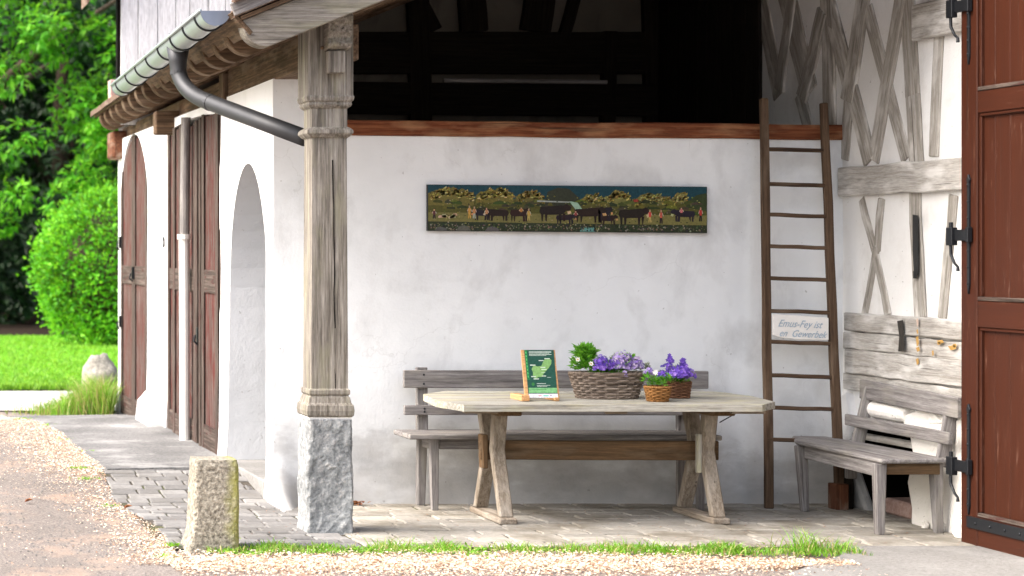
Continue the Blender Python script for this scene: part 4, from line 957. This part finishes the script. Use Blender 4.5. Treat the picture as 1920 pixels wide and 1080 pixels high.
# ---- information card on its stand
Cd = thing('table_display', (4.28, 13.05, .75), 'green information card with a pale map in a light wooden stand on the table', 'display stand')
def dp_(px, py, k=0.0):
    # card plane leans back: lower edge nearer
    t = (748 - py) / 90; Y = 13.02 + .09 * t; v = pt(px, py, Y); return (v.x, Y - .0006 * k, v.z + 0.006)
m = MB()
def dq(pts, col, k): m.add([dp_(a, b, k) for a, b in pts], [tuple(range(len(pts)))], [col] * len(pts))
m.add([dp_(983, 658, 0), dp_(1038, 658, 0), dp_(1046, 748, 0), dp_(992, 748, 0)] + [tuple(Vector(dp_(a, b, 0)) + Vector((0, .004, 0))) for a, b in ((983, 658), (1038, 658), (1046, 748), (992, 748))], [(3, 2, 1, 0), (4, 5, 6, 7), (0, 1, 5, 4), (1, 2, 6, 5), (2, 3, 7, 6), (3, 0, 4, 7)], [(.018, .085, .06)] * 8)
L_ = lambda a, b: (983 + (b - 658) * .1 + a, b)       # a px from the card's left edge at height b
dq([L_(0, 658), L_(5, 658), L_(5, 714), L_(0, 714)], (.02, .19, .06), 1)
dq([L_(1, 729), L_(54, 729), L_(54, 738.5), L_(1, 738.5)], (.2, .48, .2), 1); dq([L_(0, 740), L_(54.5, 740), L_(54.5, 747.6), L_(0, 747.6)], (.8, .8, .82), 1)
mp_ = [(14, 689), (16, 686), (22, 689), (30, 688), (34, 680), (38, 675), (46, 673), (50, 677), (49, 684), (44, 691), (38, 697), (33, 702), (30, 708), (22, 709), (17, 712), (12, 708), (13, 700), (11, 694)]
dq([L_(a - 1, b) for a, b in mp_], (.22, .42, .14), 1.5)
wh = (.62, .72, .62)
for a0, a1, b, h_ in ((8, 50, 661, 1.6), (8, 46, 663.8, .8), (8, 50, 666, 1), (8, 40, 668, .8), (36, 46, 673.5, 1.5), (25, 34, 677, 1.6), (8, 18, 685.5, 1.8), (27, 36, 690, 1.4), (28, 38, 694, 1.2), (28, 36, 706, 1.6), (8, 17, 707, 1.8), (12, 22, 711.5, 1.6), (17, 34, 720.5, .9), (17, 42, 724, .7), (17, 36, 726, .7), (38, 45, 709, .6), (28, 35, 700, .6)): dq([L_(a0, b), L_(a1, b), L_(a1, b + h_), L_(a0, b + h_)], wh, 2)
for k in range(8): b = 661 + k * 6.4; dq([L_(1.3, b), L_(3.2, b + .6), L_(3.2, b + 4), L_(1.3, b + 4.2)], (.12, .5, .16), 2)
for a0, a1, c_ in ((3, 12, (.7, .7, .78)), (18, 24, (.7, .4, .45)), (27, 37, (.25, .65, .55)), (40, 43, (.4, .3, .45)), (46, 50, (.75, .7, .75))): dq([L_(a0, 742.4), L_(a1, 742.4), L_(a1, 745), L_(a0, 745)], c_, 2)
dq([L_(10 + 3 * math.cos(t), 722 + 3.4 * math.sin(t)) for t in (0, .8, 1.6, 2.4, 3.2, 4, 4.8, 5.6)], (.04, .2, .05), 2)
dq([L_(6, 731.5), L_(34, 731.5), L_(34, 732.5), L_(6, 732.5)], (.08, .3, .1), 2)
m.build('card', 'paint', Cd)
m = MB()
def bar(a, b, c_, d): # wooden side bars behind/along the card
    P = [dp_(*q, 0) for q in (a, b, c_, d)]; Q = [tuple(Vector(p) + Vector((0, .014, 0))) for p in P]
    P = [tuple(Vector(p) + Vector((0, .004, 0))) for p in P]; m.add(P + Q, [(3, 2, 1, 0), (4, 5, 6, 7), (0, 1, 5, 4), (1, 2, 6, 5), (2, 3, 7, 6), (3, 0, 4, 7)])
bar((977, 658), (984, 658), (992, 749), (985, 749)); bar((1037, 658), (1041, 658), (1050, 749), (1045, 749)); 
m.build('frame', 'standwood', Cd, .002)
m = MB(); a = pt(976, 748, 13.0); m.box(a.x, a.x + .05, 12.98, 13.2, tz(13.1), tz(13.1) + .035, ax=1); b_ = pt(1040, 748, 13.0); m.box(b_.x, b_.x + .03, 13.0, 13.2, tz(13.1), tz(13.1) + .02, ax=1); m.build('base', 'standwood', Cd, .003)

# ---- wicker baskets with plants
def basket(name, cx, cy, rx, ry, h, flare, rows, mat, label, stake_n=22):
    t = thing(name, (cx, cy, tz(cy)), label, 'flower basket'); z0 = tz(cy) + .004; m = MB(); e_ = 2.6
    def P(a, f, dr):
        sx, sy = rx * (flare + (1 - flare) * f), ry * (flare + (1 - flare) * f); ca, sa = math.cos(a), math.sin(a)
        x = math.copysign(abs(ca) ** (2 / e_), ca) * sx; y = math.copysign(abs(sa) ** (2 / e_), sa) * sy
        L = math.hypot(x, y); return Vector((cx + x * (1 + dr / L), cy + y * (1 + dr / L), z0 + h * f))
    r_ = h / rows * .5
    for i in range(rows):
        f = (i + .5) / rows; n = stake_n * 4
        m.tube([P(2 * math.pi * k / n, f + .006 * math.sin(k * 1.3 + i), (.5 * r_ * 1.9) * math.sin(2 * math.pi * k / n * stake_n / 2 + math.pi * i)) for k in range(n + 1)], r_, 5, caps=False)
    for k in range(stake_n): a = 2 * math.pi * k / stake_n; m.tube([P(a, 0, 0), P(a, 1.02, 0)], r_ * .8, 5)
    for q in (0, 1):                 # braided rim and foot
        for s in (0, math.pi):
            n = stake_n * 4; m.tube([P(2 * math.pi * k / n, (1.0 if q else .02) + .02 * math.sin(k * math.pi / 3 + s), .5 * r_ * math.cos(k * math.pi / 3 + s)) for k in range(n + 1)], r_ * 1.05, 5, caps=False)
    b = m.build('basket', mat, t)
    m = MB(); m.add([P(2 * math.pi * k / 24, .02, -.006) for k in range(24)] + [P(2 * math.pi * k / 24, .86, -.012) for k in range(24)], [tuple(range(24))[::-1], tuple(range(24, 48))] + [(k, (k + 1) % 24, (k + 1) % 24 + 24, k + 24) for k in range(24)])
    m.build('soil', 'soil', t); return t
def foliage(parent, c, r, n, L, W, mat, nm='leaves'):
    m = MB()
    for _ in range(n):
        d = Vector((random.gauss(0, 1), random.gauss(0, 1), abs(random.gauss(0, 1)))).normalized(); k = R() ** .4
        p = Vector((c[0] + d.x * r[0] * k, c[1] + d.y * r[1] * k, c[2] + d.z * r[2] * k)); dd = d + Vector((U(-.6, .6), U(-.6, .6), U(-.3, .6)))
        m.leaf(p, dd, (U(-.5, .5), U(-.8, .2), 1), L * U(.6, 1.3), W * U(.6, 1.3), min(1, R() * .5 + k * .5))
    return m.build(nm, mat, parent)
def stems(parent, c, n, r, h):
    m = MB()
    for _ in range(n):
        a = U(0, 6.28); q = R() * r; m.tube([(c[0], c[1], c[2]), (c[0] + math.cos(a) * q, c[1] + math.sin(a) * q, c[2] + h * U(.6, 1))], .0015, 4)
    return m.build('stems', 'leafp', parent)
def bloom(m, p, s, g, face, mi=0, n=5):
    f = Vector(face).normalized(); a = f.cross(Vector((.3, .1, 1))).normalized(); b = f.cross(a)
    for k in range(n):
        t = 2 * math.pi * k / n + U(-.1, .1); d = a * math.cos(t) + b * math.sin(t) + f * .25; m.leaf(p, d, f, s, s * .75, min(1, max(0, g + U(-.12, .12))), mi, fold=.1)
def flowers(parent, c, r, n, s, mat, nm='blossoms', spike=0):
    m = MB()
    for _ in range(n):
        if spike:
            k = R(); p = Vector((c[0] + random.gauss(0, r[0] * (1.1 - k) * .55), c[1] + random.gauss(0, r[1] * .5 * (1.1 - k)), c[2] + r[2] * k)); d = Vector((U(-1, 1), U(-1.4, .2), U(-.1, .8)))
        else:
            d = Vector((random.gauss(0, 1), random.gauss(-.4, .8), abs(random.gauss(0, .8)))).normalized(); k = R() ** .3; p = Vector((c[0] + d.x * r[0] * k, c[1] + d.y * r[1] * k, c[2] + d.z * r[2] * k))
        bloom(m, p, s * U(.7, 1.2), R(), d + Vector((0, -.5, .2)))
    return m.build(nm, mat, parent)
bx, by = (1138 - PX) / FP * 13.2, 13.2; Zt = tz(13.2) + .15
b1 = basket('flower_basket', bx, by, .224, .10, .150, .79, 9, 'wick_grey', 'large oval grey wicker basket of green leaves and purple bellflowers on the table', 26)
def bp(px, py, y=13.2): return pt(px, py, y)
stems(b1, bp(1140, 700), 40, .15, .09)
foliage(b1, bp(1095, 692), (.075, .06, .105), 430, .034, .018, 'leafp'); foliage(b1, bp(1100, 668), (.06, .04, .06), 150, .042, .02, 'leafp'); foliage(b1, bp(1087, 665), (.03, .03, .055), 40, .045, .02, 'leafp')
foliage(b1, bp(1167, 696), (.115, .07, .105), 560, .022, .01, 'leafg'); foliage(b1, bp(1140, 702), (.13, .08, .04), 300, .024, .012, 'leafp'); foliage(b1, bp(1180, 680), (.06, .04, .05), 120, .02, .01, 'leafp'); foliage(b1, bp(1213, 692), (.02, .03, .03), 60, .02, .01, 'leafg')
flowers(b1, bp(1128, 692, 13.14), (.05, .035, .085), 190, .013, 'purple'); flowers(b1, bp(1146, 690, 13.15), (.035, .03, .05), 60, .012, 'purple'); flowers(b1, bp(1168, 690, 13.16), (.07, .045, .115), 190, .012, 'lilac'); flowers(b1, bp(1192, 692, 13.16), (.05, .035, .08), 90, .012, 'lilac'); flowers(b1, bp(1172, 704, 13.10), (.012, .01, .03), 14, .012, 'lilac')
m = MB()
for q in ((1083, 674), (1108, 682)):
    p = bp(*q, 13.09); bloom(m, p, .018, .5, (0, -1, .2), 0, 6); m.blob(p + Vector((0, -.004, 0)), (.005, .003, .005), 0, 1, 8, 5, mi=1)
m.build('white_blossoms', ['petal', 'yellow'], b1)
c2 = basket('flower_basket', (1233 - PX) / FP * 13.0, 13.0, .072, .066, .085, .76, 8, 'wick_tan', 'smallest tan wicker pot with green leaves and a white flower, front right on the table', 16)
foliage(c2, bp(1232, 722, 13.0), (.055, .05, .055), 330, .018, .008, 'leafp'); foliage(c2, bp(1212, 716, 13.0), (.02, .03, .05), 50, .026, .01, 'leafp'); foliage(c2, bp(1252, 716, 13.0), (.02, .03, .045), 50, .024, .014, 'leafp')
flowers(c2, bp(1216, 700, 13.02), (.03, .03, .04), 40, .011, 'lilac'); flowers(c2, bp(1242, 705, 13.02), (.03, .03, .03), 40, .011, 'purple')
m = MB(); p = bp(1228, 699, 12.96); bloom(m, p, .02, .5, (0, -1, .4), 0, 7); bloom(m, p + Vector((.008, .006, .008)), .015, .5, (.3, -1, .4), 0, 5); m.build('white_blossoms', 'petal', c2)
c3 = basket('flower_basket', (1270 - PX) / FP * 13.22, 13.22, .076, .07, .095, .85, 9, 'wick_brown', 'red-brown round wicker pot crowded with violet bellflowers, rightmost on the table', 16)
foliage(c3, bp(1270, 718, 13.2), (.075, .06, .05), 260, .02, .01, 'leafp'); foliage(c3, bp(1265, 700, 13.2), (.06, .04, .05), 120, .02, .009, 'leafg')
flowers(c3, bp(1256, 708, 13.16), (.05, .035, .14), 130, .0125, 'purple', spike=1); flowers(c3, bp(1280, 708, 13.16), (.055, .035, .115), 110, .0125, 'purple', spike=1); flowers(c3, bp(1280, 706, 13.12), (.085, .045, .06), 170, .0125, 'purple')

m = MB()
for _ in range(420):
    x = U(2.0, 6.4); y = U(12.0, 14.0); c = R(); a = U(0, 6.28)
    m.leaf((x, y, .012), (math.cos(a), math.sin(a), .05), (0, 0, 1), U(.008, .03), U(.003, .008), c)
tag(m.build('floor_debris', 'brownleaf'), 'scattered bits of dry leaf and twig on the porch paving', 'litter', kind='stuff')
# ---- granite bollard
bc = Vector(((400 - PX) / FP * 12.0, 12.0, 0)); m = MB(); rs = []
for i in range(18):
    f = i / 17; z = -.05 + .55 * f; hw = .132 - .010 * f + (.06 * math.exp(-max(z, 0) / .09)) * .0; ring = []
    for k in range(32):
        t = 2 * math.pi * k / 32; c_, s_ = math.cos(t), math.sin(t); a = math.copysign(abs(c_) ** .22, c_); b = math.copysign(abs(s_) ** .22, s_)
        if a < 0: a *= 1 + .35 * math.exp(-max(z, 0) / .08)
        q = 1 + .035 * noise.fractal(Vector((a * 2, b * 2, z * 5)), 1, 2, 4); top = 1 - (.05 if i == 17 else 0)
        ring.append((bc.x + a * hw * q * top, bc.y + b * hw * q * top, z + (.008 * noise.noise(Vector((a * 3, b * 3, 1))) if i > 15 else 0)))
    rs.append(ring)
m.rings(rs); o = m.build('stone_bollard', 'granite', origin=(bc.x, bc.y, 0)); tag(o, 'squat granite bollard stone with yellow-green lichen beside the paved edge', 'bollard')
# ---- boulder and long grass at the far corner
m = MB(); m.blob((2.72, 22.35, .24), (.2, .2, .33), .22, 1.3, 26, 16); o = m.build('boulder', 'boulder', smooth=True, origin=(2.72, 22.35, .24)); tag(o, 'rounded grey boulder half hidden in long grass at the far wall corner', 'boulder')
m = MB()
for _ in range(2600):
    x = 2.75 - abs(random.gauss(0, .33)); y = random.gauss(21.75, .16); k = math.exp(-((2.72 - x) / .45) ** 2)
    m.blade((x, y, 0), U(.05, .14) + .38 * k * R(), U(.15, .9), U(.006, .012), R(), 0 if R() < .6 else 1)
tag(m.build('long_grass', ['grass', 'dry']), 'tuft of long unmown grass around the boulder', 'grass', kind='stuff')

# ============================================================ VEGETATION
def crown(clumps, n, L, W, up=.2):
    m = MB(); lim = 1
    for (c, r) in clumps:
        c = Vector(c)
        for _ in range(n):
            d = Vector((random.gauss(0, 1), random.gauss(-.15, 1), random.gauss(.15, 1))).normalized(); k = R() ** .35
            p = c + Vector((d.x * r, d.y * r, d.z * r * .75)) * k
            for q in range(3):
                dd = d * .6 + Vector((U(-1, 1), U(-1, .6), U(-1.1, .3)))
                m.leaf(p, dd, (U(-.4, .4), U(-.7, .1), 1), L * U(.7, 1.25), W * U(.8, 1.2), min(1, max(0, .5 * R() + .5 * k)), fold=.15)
    return m
def trunk(base, top, r, limbs, mat='bark', parent=None):
    m = MB(); b, t = Vector(base), Vector(top); m.tube([b, b.lerp(t, .3) + Vector((.08, 0, 0)), b.lerp(t, .65) - Vector((.06, 0, 0)), t], [r * 1.25, r, r * .75, r * .3], 12)
    for s, e in limbs: s = b.lerp(t, s); e = Vector(e); m.tube([s, s.lerp(e, .5) + Vector((0, 0, .25)), e], [r * .45, r * .3, r * .07], 8)
    return m.build('trunk', mat, parent, smooth=True)
t1 = thing('broadleaf_tree', (3.2, 44, 0), 'big bright green leafy tree hanging over the lawn at the left', 'tree')
cl = []
for i in range(150):
    a = U(0, 6.28); el_ = U(-.5, 1.0); rr = U(.75, 1); x = 3.6 + math.cos(a) * 6 * rr * math.sqrt(max(.1, 1 - el_ * el_ * .8)); y = 44 + math.sin(a) * 4.5 * rr; z = 6.6 + el_ * 4.8 * rr
    if y > 47 or noise.noise(Vector((x * .7, y * .5, z * .7))) < -.12: continue
    cl.append(((x, y, z), U(.5, .95)))
for i in range(60):                               # low boughs seen in the gap beside the wall
    px, py = U(-90, 260), U(-60, 420); Y = U(39.5, 42)
    if py > 380 and px > 60 and px < 130: continue
    v = pt(px, py, Y); cl.append((tuple(v), U(.3, .6)))
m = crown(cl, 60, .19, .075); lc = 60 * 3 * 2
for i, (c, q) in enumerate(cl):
    if (c[1] > 42.2 and R() < .6) or (R() < .12):  # mostly rear clumps take the dark leaf colour as shade between boughs
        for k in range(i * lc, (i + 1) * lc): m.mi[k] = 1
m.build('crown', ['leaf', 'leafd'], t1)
trunk((1.5, 45, -.1), (2.6, 44.6, 8), .38, [(.4, (1, 43, 6.5)), (.5, (6, 43, 7)), (.6, (3, 41.5, 7.5)), (.45, (5, 46, 6)), (.7, (1.5, 45.5, 9))], parent=t1)
def sidetree(x, y, h, rx, mat, lab, seed, n=60, k=46, g='trees behind the lawn'):
    random.seed(seed); t = thing('broadleaf_tree', (x, y, 0), lab, 'tree', g); cl = []
    for i in range(k):
        a = U(0, 6.28); e = U(-.75, 1); q = U(.6, 1); s = math.sqrt(max(.05, 1 - e * e * .85)); cl.append(((x + math.cos(a) * rx * q * s, y + math.sin(a) * rx * .8 * q * s, h * .56 + e * h * .42), U(.8, 1.4)))
    crown(cl, n, .3, .13).build('crown', mat, t); trunk((x, y, -.1), (x + .2, y, h * .8), .3, [(.4, (x - 1.5, y, h * .6)), (.5, (x + 1.5, y - .5, h * .7))], parent=t)
sidetree(5.2, 51, 9, 4.5, 'leafd', 'dark shaded tree standing directly behind the bright tree', 3, k=80)
sidetree(-2.5, 50, 10, 4.5, 'leafd', 'dark tree at the far left edge of the lawn', 4, k=70)
sidetree(12, 50, 10, 4.5, 'leafd', 'dark tree behind the farm building roof', 5, k=60)
random.seed(21)
m = MB()
for _ in range(14000):                                # dark wood behind everything
    x = U(-16, 24); z = 9 * R() ** .8; y = 56 + 1.2 * noise.noise(Vector((x * .6, z * .6, 0))) + U(-.5, .5)
    m.leaf((x, y, z), (U(-1, 1), U(-1, .3), U(-1, .5)), (0, -1, .6), U(.35, .6), U(.2, .3), R() * .8)
for _ in range(9000):
    x = U(-8, 14); z = 2.9 * R(); y = 47 + .8 * noise.noise(Vector((x * .9, z, 4))) + U(-.5, .5)
    m.leaf((x, y, z), (U(-1, 1), U(-1, .3), U(-1, .5)), (0, -1, .6), U(.15, .32), U(.1, .18), R() * .6)
m.prism([(-18, 0), (-18, 9), (26, 9), (26, 0)], lambda a, b, t: (a, t, b), 57.2, 58.5)
tag(m.build('woodland', 'leafd'), 'dark mass of far woodland behind the lawn', 'woodland', kind='stuff')
bs = thing('round_bush', (4.95, 37, 0), 'large rounded light green bush on the lawn beside the far wall end', 'bush')
m = MB(); bc = Vector((5.02, 37, 1.32))
def blump(d): return 1 + .13 * noise.fractal(d * 1.8 + Vector((3, 1, 8)), 1, 2, 3) + .09 * noise.noise(d * 8) 
for _ in range(26000):
    d = Vector((random.gauss(0, 1), random.gauss(0, 1), random.gauss(0, 1))).normalized(); k = blump(d) * (1 - .2 * R() ** 2) + (.13 * R() ** 2 if R() < .3 else 0)
    p = bc + Vector((d.x * 1.62, d.y * 1.4, d.z * 1.42)) * k
    if p.z < .03: continue
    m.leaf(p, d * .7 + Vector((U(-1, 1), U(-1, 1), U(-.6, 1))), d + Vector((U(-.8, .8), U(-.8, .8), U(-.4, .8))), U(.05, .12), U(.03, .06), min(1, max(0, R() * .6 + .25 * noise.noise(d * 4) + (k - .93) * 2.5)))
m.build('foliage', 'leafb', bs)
m = MB()
for k in range(26): a = U(0, 6.28); e = U(.2, 1.2); m.tube([(5.02, 37, 0), (5.02 + math.cos(a) * .5 * e, 37 + math.sin(a) * .5 * e, .7), (5.02 + math.cos(a) * 1.2 * e, 37 + math.sin(a) * 1.1 * e, 1.3 + .9 * (1.2 - e))], [.04, .025, .01], 6)
m.blob((5.02, 37, 1.25), (1.2, 1.05, 1.1), .15, 2, 20, 12)
m.build('stems', 'bark', bs)
# loft pole
m = MB(); a, b = pt(832, 151, 15.9), pt(1138, 154, 15.9); m.tube([a, b], .016, 8); o = m.build('loft_pole', 'silver'); tag(o, 'long thin pale pole lying in the dark loft above the beam', 'pole')
